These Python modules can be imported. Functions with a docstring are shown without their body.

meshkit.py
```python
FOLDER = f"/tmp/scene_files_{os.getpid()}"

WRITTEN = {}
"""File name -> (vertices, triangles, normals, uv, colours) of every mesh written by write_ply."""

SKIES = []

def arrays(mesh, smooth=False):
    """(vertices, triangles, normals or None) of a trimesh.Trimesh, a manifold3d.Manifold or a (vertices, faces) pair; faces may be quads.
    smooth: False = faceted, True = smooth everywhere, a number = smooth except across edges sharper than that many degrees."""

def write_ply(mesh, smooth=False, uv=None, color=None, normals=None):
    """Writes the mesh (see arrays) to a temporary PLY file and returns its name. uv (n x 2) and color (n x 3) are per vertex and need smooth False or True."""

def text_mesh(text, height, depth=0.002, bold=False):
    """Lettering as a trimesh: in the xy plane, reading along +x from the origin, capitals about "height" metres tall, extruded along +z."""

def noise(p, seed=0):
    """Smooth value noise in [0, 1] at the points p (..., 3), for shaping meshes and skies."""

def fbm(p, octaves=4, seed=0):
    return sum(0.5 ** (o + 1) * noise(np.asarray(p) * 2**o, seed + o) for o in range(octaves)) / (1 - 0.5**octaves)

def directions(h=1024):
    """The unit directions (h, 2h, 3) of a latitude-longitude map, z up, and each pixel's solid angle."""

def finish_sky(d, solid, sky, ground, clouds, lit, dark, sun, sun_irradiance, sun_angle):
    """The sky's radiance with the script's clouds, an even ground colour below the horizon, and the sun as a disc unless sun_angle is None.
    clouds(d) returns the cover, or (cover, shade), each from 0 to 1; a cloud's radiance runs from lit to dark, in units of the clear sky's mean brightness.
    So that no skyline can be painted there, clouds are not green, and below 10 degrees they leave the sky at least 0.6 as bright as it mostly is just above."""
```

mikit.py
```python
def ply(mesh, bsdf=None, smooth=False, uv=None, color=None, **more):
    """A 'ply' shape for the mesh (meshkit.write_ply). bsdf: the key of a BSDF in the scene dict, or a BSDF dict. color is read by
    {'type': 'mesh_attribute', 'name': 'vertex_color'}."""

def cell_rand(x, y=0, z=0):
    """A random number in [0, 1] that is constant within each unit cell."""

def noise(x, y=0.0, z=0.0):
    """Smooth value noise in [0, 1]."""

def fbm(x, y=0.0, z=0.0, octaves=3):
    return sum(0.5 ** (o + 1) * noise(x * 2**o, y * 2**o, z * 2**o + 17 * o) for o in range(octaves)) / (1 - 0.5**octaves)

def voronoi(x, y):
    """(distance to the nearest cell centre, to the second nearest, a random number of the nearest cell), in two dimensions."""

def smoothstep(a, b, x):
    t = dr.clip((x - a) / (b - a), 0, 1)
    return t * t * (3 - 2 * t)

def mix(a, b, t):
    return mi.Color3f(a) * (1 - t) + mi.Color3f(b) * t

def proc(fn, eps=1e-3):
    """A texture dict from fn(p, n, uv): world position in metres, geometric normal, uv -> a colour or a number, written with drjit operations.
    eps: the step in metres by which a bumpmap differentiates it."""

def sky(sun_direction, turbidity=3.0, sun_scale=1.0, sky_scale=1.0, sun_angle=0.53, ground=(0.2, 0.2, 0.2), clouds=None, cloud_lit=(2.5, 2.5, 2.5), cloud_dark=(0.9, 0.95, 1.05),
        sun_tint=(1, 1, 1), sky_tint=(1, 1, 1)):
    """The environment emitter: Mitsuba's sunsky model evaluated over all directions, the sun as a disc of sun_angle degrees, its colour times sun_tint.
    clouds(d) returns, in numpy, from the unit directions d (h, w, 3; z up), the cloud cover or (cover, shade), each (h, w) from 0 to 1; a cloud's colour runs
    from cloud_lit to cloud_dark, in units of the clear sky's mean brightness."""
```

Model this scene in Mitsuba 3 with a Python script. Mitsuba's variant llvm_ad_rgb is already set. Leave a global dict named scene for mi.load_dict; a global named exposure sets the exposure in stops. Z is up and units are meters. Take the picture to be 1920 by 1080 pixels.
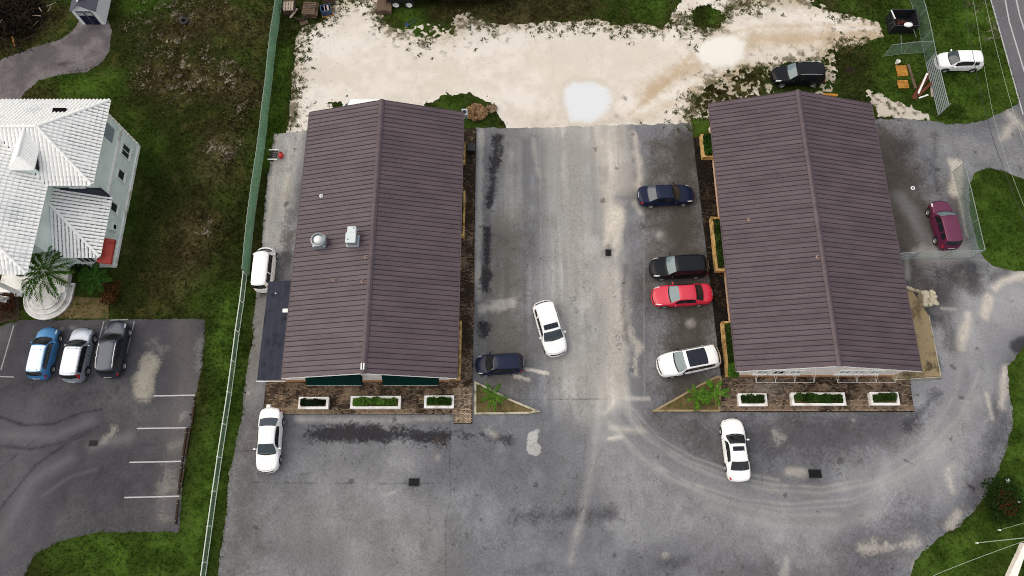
import math, random
import numpy as np, trimesh, manifold3d as m3, drjit as dr, mitsuba as mi
import mikit, meshkit
from mikit import noise, fbm, voronoi, smoothstep, mix, proc
from scipy.interpolate import PchipInterpolator
from shapely.geometry import Polygon, Point, LineString
import shapely

rng = np.random.default_rng(7)
random.seed(7)
T = mi.ScalarTransform4f
scene, labels = {}, {}

# ---------------------------------------------------------------- camera, sky, exposure
PITCH = math.radians(71.4)
CAM_H = 56.0
scene['camera'] = {'type': 'perspective', 'fov_axis': 'x', 'fov': math.degrees(2 * math.atan(960 / 1310)), 'near_clip': 1.0, 'far_clip': 2000.0,
                   'to_world': T().look_at(origin=[0, 0, CAM_H], target=[0, math.cos(PITCH), CAM_H - math.sin(PITCH)], up=[0, math.sin(PITCH), math.cos(PITCH)])}
SUN = np.array([-0.72, 0.08, 0.68])
SUN = SUN / np.linalg.norm(SUN)


def overcast(d):
    """A closed cloud deck: brightest overhead and round the veiled sun, darker towards the horizon."""
    el = np.clip(d[..., 2], 0, 1)
    base = 1.0 - el
    near = np.clip(d @ SUN, 0, 1) ** 6
    wisps = meshkit.fbm(d * np.array([3.0, 3.0, 6.0]), 4, 3) - 0.5
    return np.ones(d.shape[:2]), np.clip(base * 0.95 - 0.35 * near + 0.35 * wisps, 0, 1)


scene['sky'] = mikit.sky(SUN.tolist(), turbidity=4, sun_scale=0.6, sun_angle=70, clouds=overcast, cloud_lit=(2.55, 2.6, 2.7), cloud_dark=(1.05, 1.1, 1.18), ground=(0.08, 0.09, 0.07), sun_tint=(0.90, 0.98, 1.10))
exposure = 1.87


# ---------------------------------------------------------------- helpers
def mat(name, color, rough=0.6, two=True, **k):
    c = color if isinstance(color, dict) else {'type': 'rgb', 'value': list(color)}
    b = {'type': 'principled', 'base_color': c, 'roughness': rough, **k}
    scene[name] = {'type': 'twosided', 'bsdf': b} if two else b
    return name


def matte(name, color):
    c = color if isinstance(color, dict) else {'type': 'rgb', 'value': list(color)}
    scene[name] = {'type': 'twosided', 'bsdf': {'type': 'diffuse', 'reflectance': c}}
    return name


VC = {'type': 'mesh_attribute', 'name': 'vertex_color'}
used = set()


def key_for(name, parent=None):
    base = f'{parent}__{name}' if parent else name
    k, i = base, 0
    while k in used:
        i += 1
        k = f'{base}_{i:03d}'
    used.add(k)
    return k


def tag(k, label=None, cat=None, group=None, kind=None):
    d = labels.setdefault(k, {})
    for a, b in (('label', label), ('category', cat), ('group', group), ('kind', kind)):
        if b:
            d[a] = b


def thing(name, label, cat, group=None):
    k = key_for(name)
    tag(k, label, cat, group)
    return k


def obj(name, mesh, bsdf, parent=None, label=None, cat=None, group=None, kind=None, smooth=False, color=None):
    k = key_for(name, parent)
    if hasattr(mesh, 'to_mesh'):
        m = mesh.to_mesh()
        mesh = (np.array(m.vert_properties[:, :3], float), np.array(m.tri_verts))
    scene[k] = mikit.ply(mesh, bsdf, smooth=smooth, color=color)
    if label or cat or group or kind:
        tag(k, label, cat, group, kind)
    return k


def cat(parts):
    vs, fs, n = [], [], 0
    for p in parts:
        v, f = (p.vertices, p.faces) if hasattr(p, 'vertices') else p
        v, f = np.asarray(v, float), np.asarray(f, int)
        if f.shape[1] == 4:
            f = np.vstack([f[:, [0, 1, 2]], f[:, [0, 2, 3]]])
        vs.append(v)
        fs.append(f + n)
        n += len(v)
    return np.vstack(vs), np.vstack(fs)


def move(m, x=0, y=0, z=0, rz=0):
    v, f = (m.vertices, m.faces) if hasattr(m, 'vertices') else m
    c, s = math.cos(rz), math.sin(rz)
    v = np.asarray(v, float)
    return np.stack([v[:, 0] * c - v[:, 1] * s + x, v[:, 0] * s + v[:, 1] * c + y, v[:, 2] + z], 1), np.asarray(f)


def box(x0, x1, y0, y1, z0, z1, ch=0.0):
    """A box, its edges chamfered by ch."""
    if ch <= 0:
        m = trimesh.creation.box([x1 - x0, y1 - y0, z1 - z0])
        return m.vertices + [(x0 + x1) / 2, (y0 + y1) / 2, (z0 + z1) / 2], m.faces
    ch = min(ch, 0.45 * min(x1 - x0, y1 - y0, z1 - z0))
    pts = []
    for sx in (0, 1):
        for sy in (0, 1):
            for sz in (0, 1):
                c = np.array([(x0, x1)[sx], (y0, y1)[sy], (z0, z1)[sz]], float)
                for a in range(3):
                    p = c.copy()
                    for b in range(3):
                        if b != a:
                            p[b] += ch * (1 - 2 * (sx, sy, sz)[b])
                    pts.append(p)
    h = trimesh.convex.convex_hull(np.array(pts))
    return np.array(h.vertices), np.array(h.faces)


def bar(a, b, r, sides=6, r2=None):
    """A capped round bar from a to b."""
    a, b = np.asarray(a, float), np.asarray(b, float)
    r2 = r if r2 is None else r2
    t = b - a
    t = t / (np.linalg.norm(t) + 1e-12)
    u = np.cross(t, [0, 0, 1.0] if abs(t[2]) < 0.9 else [1.0, 0, 0])
    u /= np.linalg.norm(u)
    w = np.cross(t, u)
    ang = np.arange(sides) * 2 * np.pi / sides
    ring = np.cos(ang)[:, None] * u + np.sin(ang)[:, None] * w
    v = np.vstack([a + r * ring, b + r2 * ring, [a], [b]])
    i = np.arange(sides)
    j = (i + 1) % sides
    f = np.vstack([np.stack([i, j, j + sides], 1), np.stack([i, j + sides, i + sides], 1), np.stack([j, i, i * 0 + 2 * sides], 1), np.stack([i + sides, j + sides, i * 0 + 2 * sides + 1], 1)])
    return v, f


def tube(pts, r, sides=6):
    pts = np.asarray(pts, float)
    return cat([bar(pts[i], pts[i + 1], r, sides) for i in range(len(pts) - 1)])


def plank(a, b, w, h):
    """A sawn board from a to b, w wide and h thick."""
    a, b = np.asarray(a, float), np.asarray(b, float)
    t = (b - a) / np.linalg.norm(b - a)
    s = np.cross([0, 0, 1.0], t)
    s = s / np.linalg.norm(s) if np.linalg.norm(s) > 1e-6 else np.array([1.0, 0, 0])
    u = np.cross(t, s)
    v = [e + i * s * w / 2 + j * u * h / 2 for e in (a, b) for i, j in ((-1, -1), (1, -1), (1, 1), (-1, 1))]
    return np.array(v), np.array([[0, 1, 2], [0, 2, 3], [4, 6, 5], [4, 7, 6], [0, 4, 5], [0, 5, 1], [1, 5, 6], [1, 6, 2], [2, 6, 7], [2, 7, 3], [3, 7, 4], [3, 4, 0]])


def prism(poly, z0, z1):
    p = Polygon(poly)
    m = trimesh.creation.extrude_polygon(p if p.is_valid else p.buffer(0), z1 - z0, engine='earcut')
    return m.vertices + [0, 0, z0], m.faces


def revolve(profile, n=20):
    m = trimesh.creation.revolve(np.array(profile, float), sections=n)
    return np.array(m.vertices), np.array(m.faces)


def sdf(poly, X, Y):
    """Signed distance to the polygon, positive inside."""
    P = np.asarray(poly, float)
    Q = np.roll(P, -1, 0)
    d = np.full(X.shape, 1e9)
    ins = np.zeros(X.shape, bool)
    for (ax, ay), (bx, by) in zip(P, Q):
        ex, ey = bx - ax, by - ay
        t = np.clip(((X - ax) * ex + (Y - ay) * ey) / (ex * ex + ey * ey + 1e-9), 0, 1)
        d = np.minimum(d, np.hypot(X - ax - t * ex, Y - ay - t * ey))
        c = (ay > Y) != (by > Y)
        with np.errstate(divide='ignore', invalid='ignore'):
            ins ^= c & (X < ex * (Y - ay) / (by - ay if by != ay else 1e-9) + ax)
    return np.where(ins, d, -d)


def contour_mesh(F, xs, ys, z):
    """Triangles where the sampled field F (len(ys), len(xs)) is positive: marching squares, a flat sheet at z."""
    V, Fc = [], []
    ny, nx = F.shape
    a, b, c, d = F[:-1, :-1], F[:-1, 1:], F[1:, 1:], F[1:, :-1]
    code = (a > 0) * 1 + (b > 0) * 2 + (c > 0) * 4 + (d > 0) * 8
    X, Y = np.meshgrid(xs, ys)
    px = [X[:-1, :-1], X[:-1, 1:], X[1:, 1:], X[1:, :-1]]
    py = [Y[:-1, :-1], Y[:-1, 1:], Y[1:, 1:], Y[1:, :-1]]
    val = [a, b, c, d]
    n = 0
    for k in range(1, 16):
        sel = code == k
        m = int(sel.sum())
        if not m:
            continue
        ring = []
        for e in range(4):
            g = (e + 1) % 4
            if k >> e & 1:
                ring.append((px[e][sel], py[e][sel]))
            if (k >> e & 1) != (k >> g & 1):
                t = val[e][sel] / (val[e][sel] - val[g][sel])
                ring.append((px[e][sel] + t * (px[g][sel] - px[e][sel]), py[e][sel] + t * (py[g][sel] - py[e][sel])))
        R = np.stack([np.stack(r, 1) for r in ring], 1)
        q = R.shape[1]
        V.append(R.reshape(-1, 2))
        base = n + np.arange(m)[:, None] * q
        for i in range(1, q - 1):
            Fc.append(np.hstack([base, base + i, base + i + 1]))
        n += m * q
    v = np.vstack(V)
    f = np.vstack(Fc)
    key, inv = np.unique(np.round(v * 1000).astype(np.int64), axis=0, return_inverse=True)
    v2 = np.zeros((len(key), 3))
    v2[inv.ravel(), :2] = v
    v2[:, 2] = z
    f = inv.ravel()[f]
    f = f[(f[:, 0] != f[:, 1]) & (f[:, 1] != f[:, 2]) & (f[:, 0] != f[:, 2])]
    return v2, f


def nfbm(X, Y, s, oct=4, seed=0):
    return meshkit.fbm(np.stack([X * s, Y * s, 0 * X + seed * 7.3], -1), oct, seed) - 0.5


def field(poly, x0, x1, y0, y1, step, amp=0.3, scale=0.8, seed=0, amp2=0.0):
    xs, ys = np.arange(x0, x1 + step / 2, step), np.arange(y0, y1 + step / 2, step)
    X, Y = np.meshgrid(xs, ys)
    F = sdf(poly, X, Y) + 2 * amp * nfbm(X, Y, scale, 4, seed)
    if amp2:
        F = F + 2 * amp2 * nfbm(X, Y, 3.0, 3, seed + 5)
    return F, xs, ys, X, Y


# ---------------------------------------------------------------- stain drawing for the ground materials (world metres)
def seg_dist(x, y, pts):
    d = None
    if len(pts) == 1:
        return dr.sqrt(dr.square(x - pts[0][0]) + dr.square(y - pts[0][1]))
    for (ax, ay), (bx, by) in zip(pts[:-1], pts[1:]):
        ex, ey = bx - ax, by - ay
        t = dr.clip(((x - ax) * ex + (y - ay) * ey) / (ex * ex + ey * ey + 1e-9), 0, 1)
        q = dr.square(x - ax - t * ex) + dr.square(y - ay - t * ey)
        d = q if d is None else dr.minimum(d, q)
    return dr.sqrt(d)


def stain(x, y, n, pts, w, soft, wob):
    """1 within w metres of the line, falling to 0 over soft metres, its edge roughened by the noise n (-0.5 to 0.5) times wob."""
    d = seg_dist(x, y, pts) + n * wob
    return 1 - smoothstep(w - soft, w + soft, d)


SAND_C, PALE_C, DARK_C, BROWN_C, GREY_C, WHITE_C = (0.56, 0.515, 0.455), (0.40, 0.385, 0.365), (0.032, 0.031, 0.037), (0.07, 0.055, 0.045), (0.24, 0.238, 0.24), (0.5, 0.49, 0.48)
LOT = [  # colour, line, half width, softness, roughness of the edge, strength: broad tones first, then the marks on them
    ((0.33, 0.322, 0.308), [(5.38, 34.59), (5.73, 21.75), (6.00, 9.58)], 2.5, 2.0, 1.2, 0.95),
    ((0.135, 0.126, 0.116), [(-0.47, 24.74), (-0.67, 17.90), (-0.43, 10.66)], 1.7, 1.2, 1.8, 0.85),
    ((0.23, 0.22, 0.208), [(0.00, 33.20), (-0.23, 25.76)], 1.2, 1.2, 1.8, 0.6),
    ((0.068, 0.061, 0.054), [(15.71, 32.10), (14.62, 24.23), (15.03, 17.90), (14.19, 10.22)], 2.1, 1.5, 1.6, 0.95),
    ((0.09, 0.082, 0.073), [(13.29, 32.10), (12.14, 21.75), (11.44, 17.90)], 0.9, 1.0, 1.5, 0.75),
    ((0.115, 0.107, 0.103), [(-20.72, 7.25), (-20.85, 3.16), (-20.20, -3.72)], 1.2, 1.6, 1.5, 0.85),
    ((0.15, 0.147, 0.146), [(-16.13, -0.73), (-4.77, -2.98)], 3.0, 2.5, 1.5, 0.6),
    ((0.085, 0.083, 0.092), [(15.53, 6.00), (19.38, 6.62), (25.22, 6.21), (30.40, 7.04)], 1.5, 1.0, 1.6, 0.85),
    ((0.09, 0.085, 0.085), [(11.44, 7.67), (15.11, 6.00), (18.29, 4.37)], 0.8, 0.8, 1.0, 0.7),
    ((0.075, 0.063, 0.055), [(33.93, 32.65), (34.52, 27.83), (34.54, 22.73)], 2.2, 1.3, 1.5, 0.9),
    ((0.065, 0.056, 0.052), [(34.46, 19.80), (35.90, 17.90), (36.06, 14.21)], 1.3, 1.2, 1.5, 0.85),
    ((0.07, 0.062, 0.058), [(38.08, 19.80), (39.34, 19.32)], 0.9, 0.8, 1.2, 0.8),
    ((0.075, 0.06, 0.052), [(39.36, 28.35), (38.99, 24.23)], 0.8, 0.9, 1.0, 0.6),
    ((0.21, 0.205, 0.205), [(34.43, 27.31), (35.65, 23.73)], 0.5, 0.7, 1.0, 0.7),
    ((0.19, 0.19, 0.20), [(36.11, 34.04), (40.66, 32.38), (46.14, 31.02)], 0.9, 0.9, 1.2, 0.7),
    ((0.33, 0.33, 0.35), [(33.09, 12.41), (37.12, 15.12), (42.18, 17.90)], 2.2, 2.0, 1.5, 0.7),
    ((0.29, 0.29, 0.31), [(36.04, 9.79), (32.51, 4.77), (27.88, 1.98)], 2.2, 2.2, 1.5, 0.6),
    ((0.09, 0.09, 0.105), [(38.64, 8.94), (38.11, 6.00), (35.17, 1.58)], 0.7, 0.9, 1.4, 0.8),
    ((0.09, 0.09, 0.105), [(31.57, -0.16), (29.31, 0.81), (27.06, -2.98)], 0.9, 1.1, 2.0, 0.6),
    ((0.10, 0.10, 0.11), [(21.99, 7.25), (26.87, 6.00), (31.36, 7.67)], 0.8, 0.9, 1.6, 0.5),
    ((0.26, 0.26, 0.27), [(5.83, 4.77), (11.89, 1.98), (21.78, -0.73)], 2.6, 2.2, 1.5, 0.55),
    ((0.150, 0.154, 0.174), [(1.04, 5.18), (1.19, -3.72)], 5.0, 1.4, 1.5, 0.6),
    ((0.215, 0.215, 0.22), [(-13.03, 0.81), (-7.99, -2.24)], 3.0, 2.0, 1.8, 0.55),
    ((0.105, 0.10, 0.112), [(14.66, -3.72), (23.79, -3.54), (28.91, -1.49)], 1.2, 1.6, 2.0, 0.6),
    # the sandy wash down the middle of the yard
    (SAND_C, [(9.29, 34.43), (9.64, 31.56), (9.75, 28.88)], 1.1, 1.4, 1.6, 0.6),
    (PALE_C, [(1.46, 34.04), (7.33, 34.32)], 0.3, 0.9, 1.2, 0.5),
    (PALE_C, [(1.94, 33.09), (2.38, 29.41)], 0.15, 0.3, 0.5, 0.5),
    (PALE_C, [(-2.83, 34.04), (-2.81, 25.76), (-2.83, 17.90)], 0.25, 0.15, 0.5, 0.45),
    (SAND_C, [(8.06, 34.32), (8.58, 29.41), (8.84, 24.74)], 0.55, 1.0, 1.2, 0.8),
    (SAND_C, [(8.98, 25.76), (8.65, 22.49)], 0.75, 0.35, 0.6, 0.85),
    (SAND_C, [(8.61, 19.80), (8.80, 16.03), (8.15, 9.79)], 0.8, 0.7, 0.8, 0.75),
    (PALE_C, [(8.70, 21.75), (8.53, 13.31), (8.06, 9.58)], 0.9, 0.9, 1.0, 0.75),
    (SAND_C, [(11.21, 33.76), (11.44, 29.41), (11.24, 28.35)], 0.18, 0.4, 0.5, 0.8),
    (SAND_C, [(10.82, 26.79), (11.23, 25.76)], 0.15, 0.35, 0.5, 0.6),
    (SAND_C, [(9.63, 15.12), (10.35, 13.76), (9.96, 11.53)], 0.22, 0.35, 0.8, 0.65),
    (PALE_C, [(6.80, 33.20), (8.31, 34.32)], 0.6, 0.8, 1.0, 0.7),
    (DARK_C, [(9.66, 20.77), (9.31, 17.43), (9.50, 14.21)], 0.15, 0.4, 0.5, 0.6),
    (PALE_C, [(8.14, 9.58), (10.92, 9.45)], 0.16, 0.16, 0.3, 0.8),
    (SAND_C, [(7.44, 8.30), (8.22, 9.36)], 0.14, 0.25, 0.4, 0.6),
    (SAND_C, [(7.57, 6.29), (8.63, 6.50)], 0.1, 0.18, 0.4, 0.75),
    (SAND_C, [(7.82, 7.12), (10.55, 6.91)], 0.12, 0.3, 0.6, 0.5),
    (PALE_C, [(7.07, 9.58), (6.22, 3.97), (4.39, -2.61)], 0.25, 0.45, 0.6, 0.4),
    (PALE_C, [(5.50, 0.81), (4.84, -0.73)], 0.1, 0.25, 0.3, 0.5),
    # tyre arcs
    (PALE_C, [(8.55, 9.15), (10.52, 6.42), (13.31, 4.45), (16.51, 3.16), (19.73, 2.45), (23.81, 2.17), (28.04, 2.97), (32.13, 4.98), (35.69, 8.09), (37.91, 11.53)], 0.05, 0.30, 0.45, 0.55),
    (PALE_C, [(8.89, 9.15), (11.02, 6.29), (13.74, 4.61), (16.96, 3.44), (20.19, 2.81), (23.87, 2.61), (27.68, 3.28)], 0.03, 0.14, 0.35, 0.5),
    (PALE_C, [(9.19, 9.15), (11.57, 6.42), (14.18, 4.90), (17.40, 3.76), (20.64, 3.16)], 0.03, 0.16, 0.35, 0.5),
    (PALE_C, [(7.23, 8.30), (9.61, 5.18), (12.39, 3.16), (15.95, 1.58), (20.33, 0.61), (24.81, 0.61)], 0.05, 0.35, 0.5, 0.45),
    (PALE_C, [(8.03, 7.25), (10.42, 4.77), (13.61, 2.97), (17.61, 1.78), (21.24, 1.39), (26.21, 1.78), (30.62, 3.56), (34.00, 6.00)], 0.03, 0.16, 0.4, 0.5),
    (PALE_C, [(7.63, 7.67), (10.01, 4.86), (12.99, 2.97), (16.77, 1.58), (20.79, 1.00), (25.72, 1.27), (30.10, 2.97)], 0.02, 0.12, 0.3, 0.4),
    (PALE_C, [(15.10, 1.19), (19.83, -0.16), (24.26, -0.35), (28.09, 0.81)], 0.1, 0.6, 0.8, 0.35),
    (PALE_C, [(27.98, 2.57), (31.53, 3.97), (34.92, 6.42), (37.23, 9.36)], 0.3, 0.7, 0.9, 0.35),
    (PALE_C, [(29.07, 4.17), (32.82, 6.42), (35.61, 9.79), (36.57, 12.41)], 0.1, 0.4, 0.6, 0.35),
    (PALE_C, [(4.13, 33.20), (4.12, 21.75), (5.39, 10.66)], 0.05, 0.22, 0.35, 0.45),
    (PALE_C, [(3.40, 33.20), (3.26, 24.74)], 0.05, 0.22, 0.35, 0.35),
    (PALE_C, [(5.12, 33.76), (4.72, 23.73), (5.63, 11.53)], 0.03, 0.16, 0.3, 0.4),
    (PALE_C, [(2.53, 33.20), (2.46, 14.21)], 0.02, 0.06, 0.1, 0.4),
    (PALE_C, [(6.01, 31.02), (5.24, 20.77), (6.43, 9.79)], 0.03, 0.18, 0.25, 0.4),
    (PALE_C, [(6.75, 24.74), (6.65, 9.79)], 0.04, 0.2, 0.3, 0.4),
    (PALE_C, [(11.56, 25.76), (10.64, 9.79)], 0.02, 0.06, 0.1, 0.4),
    (GREY_C, [(4.27, 8.94), (4.36, 3.97), (3.26, 0.81)], 0.3, 0.9, 1.0, 0.35),
    (DARK_C, [(5.93, 7.67), (5.60, 3.97)], 0.02, 0.2, 0.3, 0.2),
    (DARK_C, [(9.75, 7.67), (13.79, 5.18), (17.42, 3.97)], 0.02, 0.15, 0.3, 0.25),
    (DARK_C, [(8.71, 8.09), (11.28, 5.18), (14.88, 3.36), (18.88, 2.17)], 0.02, 0.15, 0.3, 0.2),
    # pale patches and filled holes
    (SAND_C, [(38.07, 16.50), (37.48, 15.12), (36.85, 13.76)], 0.28, 0.4, 0.9, 0.85),
    (SAND_C, [(40.16, 17.90), (39.41, 16.50)], 0.35, 0.35, 0.8, 0.85),
    (SAND_C, [(43.58, 20.04), (41.66, 19.56), (40.82, 18.85)], 0.35, 0.35, 0.8, 0.85),
    (SAND_C, [(46.07, 34.88), (44.71, 33.20)], 0.35, 0.6, 1.2, 0.6),
    (SAND_C, [(46.01, 35.72), (46.92, 34.32)], 0.4, 0.6, 1.2, 0.55),
    (PALE_C, [(35.29, 21.84), (38.58, 22.24)], 0.7, 0.8, 1.0, 0.75),
    (SAND_C, [(40.03, 30.48), (39.51, 28.62), (39.25, 27.83)], 0.5, 0.35, 0.6, 0.75),
    (SAND_C, [(39.42, 31.02), (39.62, 27.31), (39.44, 23.73)], 0.1, 0.3, 0.5, 0.55),
    (PALE_C, [(33.90, 21.75), (33.64, 19.80)], 0.15, 0.35, 0.5, 0.6),
    (SAND_C, [(35.95, 9.36), (38.24, 8.51)], 0.02, 0.1, 0.4, 0.3),
    (SAND_C, [(38.18, 9.79), (38.19, 7.88)], 0.12, 0.3, 0.6, 0.7),
    (SAND_C, [(34.01, 3.97), (33.90, 2.37)], 0.12, 0.5, 1.4, 0.65),
    (SAND_C, [(33.95, 0.61), (33.15, -0.35)], 0.1, 0.4, 1.2, 0.55),
    (SAND_C, [(26.44, -1.87), (30.55, -1.30)], 0.1, 0.5, 1.6, 0.6),
    (SAND_C, [(21.54, 3.76), (22.79, 3.76)], 0.25, 0.3, 0.7, 0.5),
    (SAND_C, [(40.17, 11.97), (39.19, 8.94)], 0.18, 0.35, 0.8, 0.7),
    (SAND_C, [(30.01, -3.17), (30.98, -2.24)], 0.2, 0.3, 0.5, 0.6),
    (WHITE_C, [(1.64, 6.50), (1.51, 5.51), (1.84, 5.47)], 0.42, 0.06, 0.35, 0.75),
    (WHITE_C, [(1.69, 6.83), (1.98, 6.87)], 0.1, 0.1, 0.5, 0.6),
    (SAND_C, [(1.09, 11.88), (2.86, 11.53)], 0.17, 0.1, 0.3, 0.8),
    (SAND_C, [(0.35, 11.36), (1.30, 11.01)], 0.18, 0.12, 0.4, 0.7),
    (PALE_C, [(-2.46, 16.96), (0.00, 17.57)], 0.4, 0.3, 1.0, 0.75),
    (PALE_C, [(-2.92, 33.76), (-2.90, 25.76), (-2.95, 19.80)], 0.25, 0.2, 0.7, 0.55),
    (PALE_C, [(12.73, 23.73)], 0.3, 0.4, 0.8, 0.6),
    (PALE_C, [(14.86, 15.80)], 0.25, 0.35, 0.8, 0.6),
    (PALE_C, [(20.88, 6.83), (21.03, 6.33)], 0.3, 0.35, 1.2, 0.6),
    (PALE_C, [(27.14, 7.75)], 0.12, 0.15, 0.2, 0.6),
    (PALE_C, [(11.47, -2.24)], 0.22, 0.2, 0.4, 0.6),
    (PALE_C, [(20.54, -2.61), (20.22, -3.54)], 0.3, 0.2, 0.6, 0.6),
    (PALE_C, [(35.96, 17.06), (37.06, 16.96)], 0.15, 0.08, 0.2, 0.7),
    (PALE_C, [(36.23, 16.40), (36.11, 14.89)], 0.08, 0.12, 0.2, 0.5),
    (PALE_C, [(-9.84, 1.98), (-9.04, 2.29)], 0.15, 0.15, 0.3, 0.35),
    (PALE_C, [(-11.22, 10.88), (-3.82, 7.75)], 0.0, 0.0, 0.0, 0.0),
    (PALE_C, [(-16.97, 7.83), (-11.02, 7.71), (-5.09, 7.88)], 0.18, 0.22, 0.6, 0.5),
    # the strip beside the left building
    ((0.36, 0.352, 0.34), [(-20.22, 33.76), (-20.45, 28.88), (-20.55, 23.23)], 1.2, 0.5, 0.8, 0.9),
    (SAND_C, [(-21.41, 33.48), (-21.34, 28.35), (-21.33, 23.23)], 0.15, 0.3, 0.6, 0.6),
    (SAND_C, [(-20.02, 29.41), (-20.21, 25.76)], 0.2, 0.35, 0.8, 0.5),
    (DARK_C, [(-19.74, 33.76), (-19.76, 26.79)], 0.08, 0.35, 0.5, 0.25),
    (DARK_C, [(-19.42, 25.76), (-19.49, 24.23), (-19.33, 21.26)], 0.3, 0.4, 1.2, 0.5),
    (BROWN_C, [(-19.26, 24.23), (-19.49, 19.80)], 0.2, 0.4, 1.2, 0.4),
    ((0.2, 0.19, 0.175), [(-21.17, 18.61), (-21.20, 14.21), (-21.11, 9.79)], 0.7, 0.6, 0.8, 0.7),
    (PALE_C, [(-21.25, 9.92)], 0.15, 0.12, 0.2, 0.7),
    (DARK_C, [(-21.05, 18.37)], 0.25, 0.3, 0.4, 0.7),
    # dark algae, oil and other near-black marks
    (DARK_C, [(-15.60, 6.75), (-12.65, 6.75), (-9.27, 6.62), (-5.26, 6.50)], 0.5, 0.35, 1.1, 0.93),
    (DARK_C, [(-6.72, 6.08), (-3.79, 6.62), (-0.42, 6.21)], 0.1, 0.35, 1.4, 0.7),
    (DARK_C, [(-1.26, 33.09), (-1.63, 31.02), (-1.71, 28.62), (-2.02, 26.37)], 0.48, 0.3, 0.9, 0.93),
    (DARK_C, [(-2.09, 24.23), (-2.19, 21.26), (-2.26, 18.85)], 0.32, 0.25, 0.7, 0.93),
    (DARK_C, [(-2.44, 15.57), (-2.30, 14.89)], 0.35, 0.25, 0.8, 0.92),
    (DARK_C, [(-14.10, 3.97), (-19.79, 2.97)], 0.02, 0.1, 0.3, 0.3),
    (DARK_C, [(-19.79, 2.97), (-10.72, 2.89), (-5.36, 2.93)], 0.02, 0.07, 0.2, 0.4),
    (DARK_C, [(-7.59, 3.00)], 0.5, 0.3, 0.5, 0.25),
    (DARK_C, [(8.26, 22.09)], 0.5, 0.4, 0.5, 0.5),
    (DARK_C, [(23.48, 3.64)], 0.6, 0.35, 0.6, 0.5),
    (DARK_C, [(0.41, 0.50), (3.25, 0.50), (4.88, 0.73)], 0.35, 0.6, 0.9, 0.62),
    (DARK_C, [(6.10, 0.50), (7.73, 0.69)], 0.45, 0.6, 0.6, 0.6),
    (DARK_C, [(8.81, 1.98), (10.44, 1.78)], 0.2, 0.6, 0.6, 0.25),
    (DARK_C, [(13.16, -2.61), (11.14, -2.98)], 0.25, 0.4, 0.7, 0.35),
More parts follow.
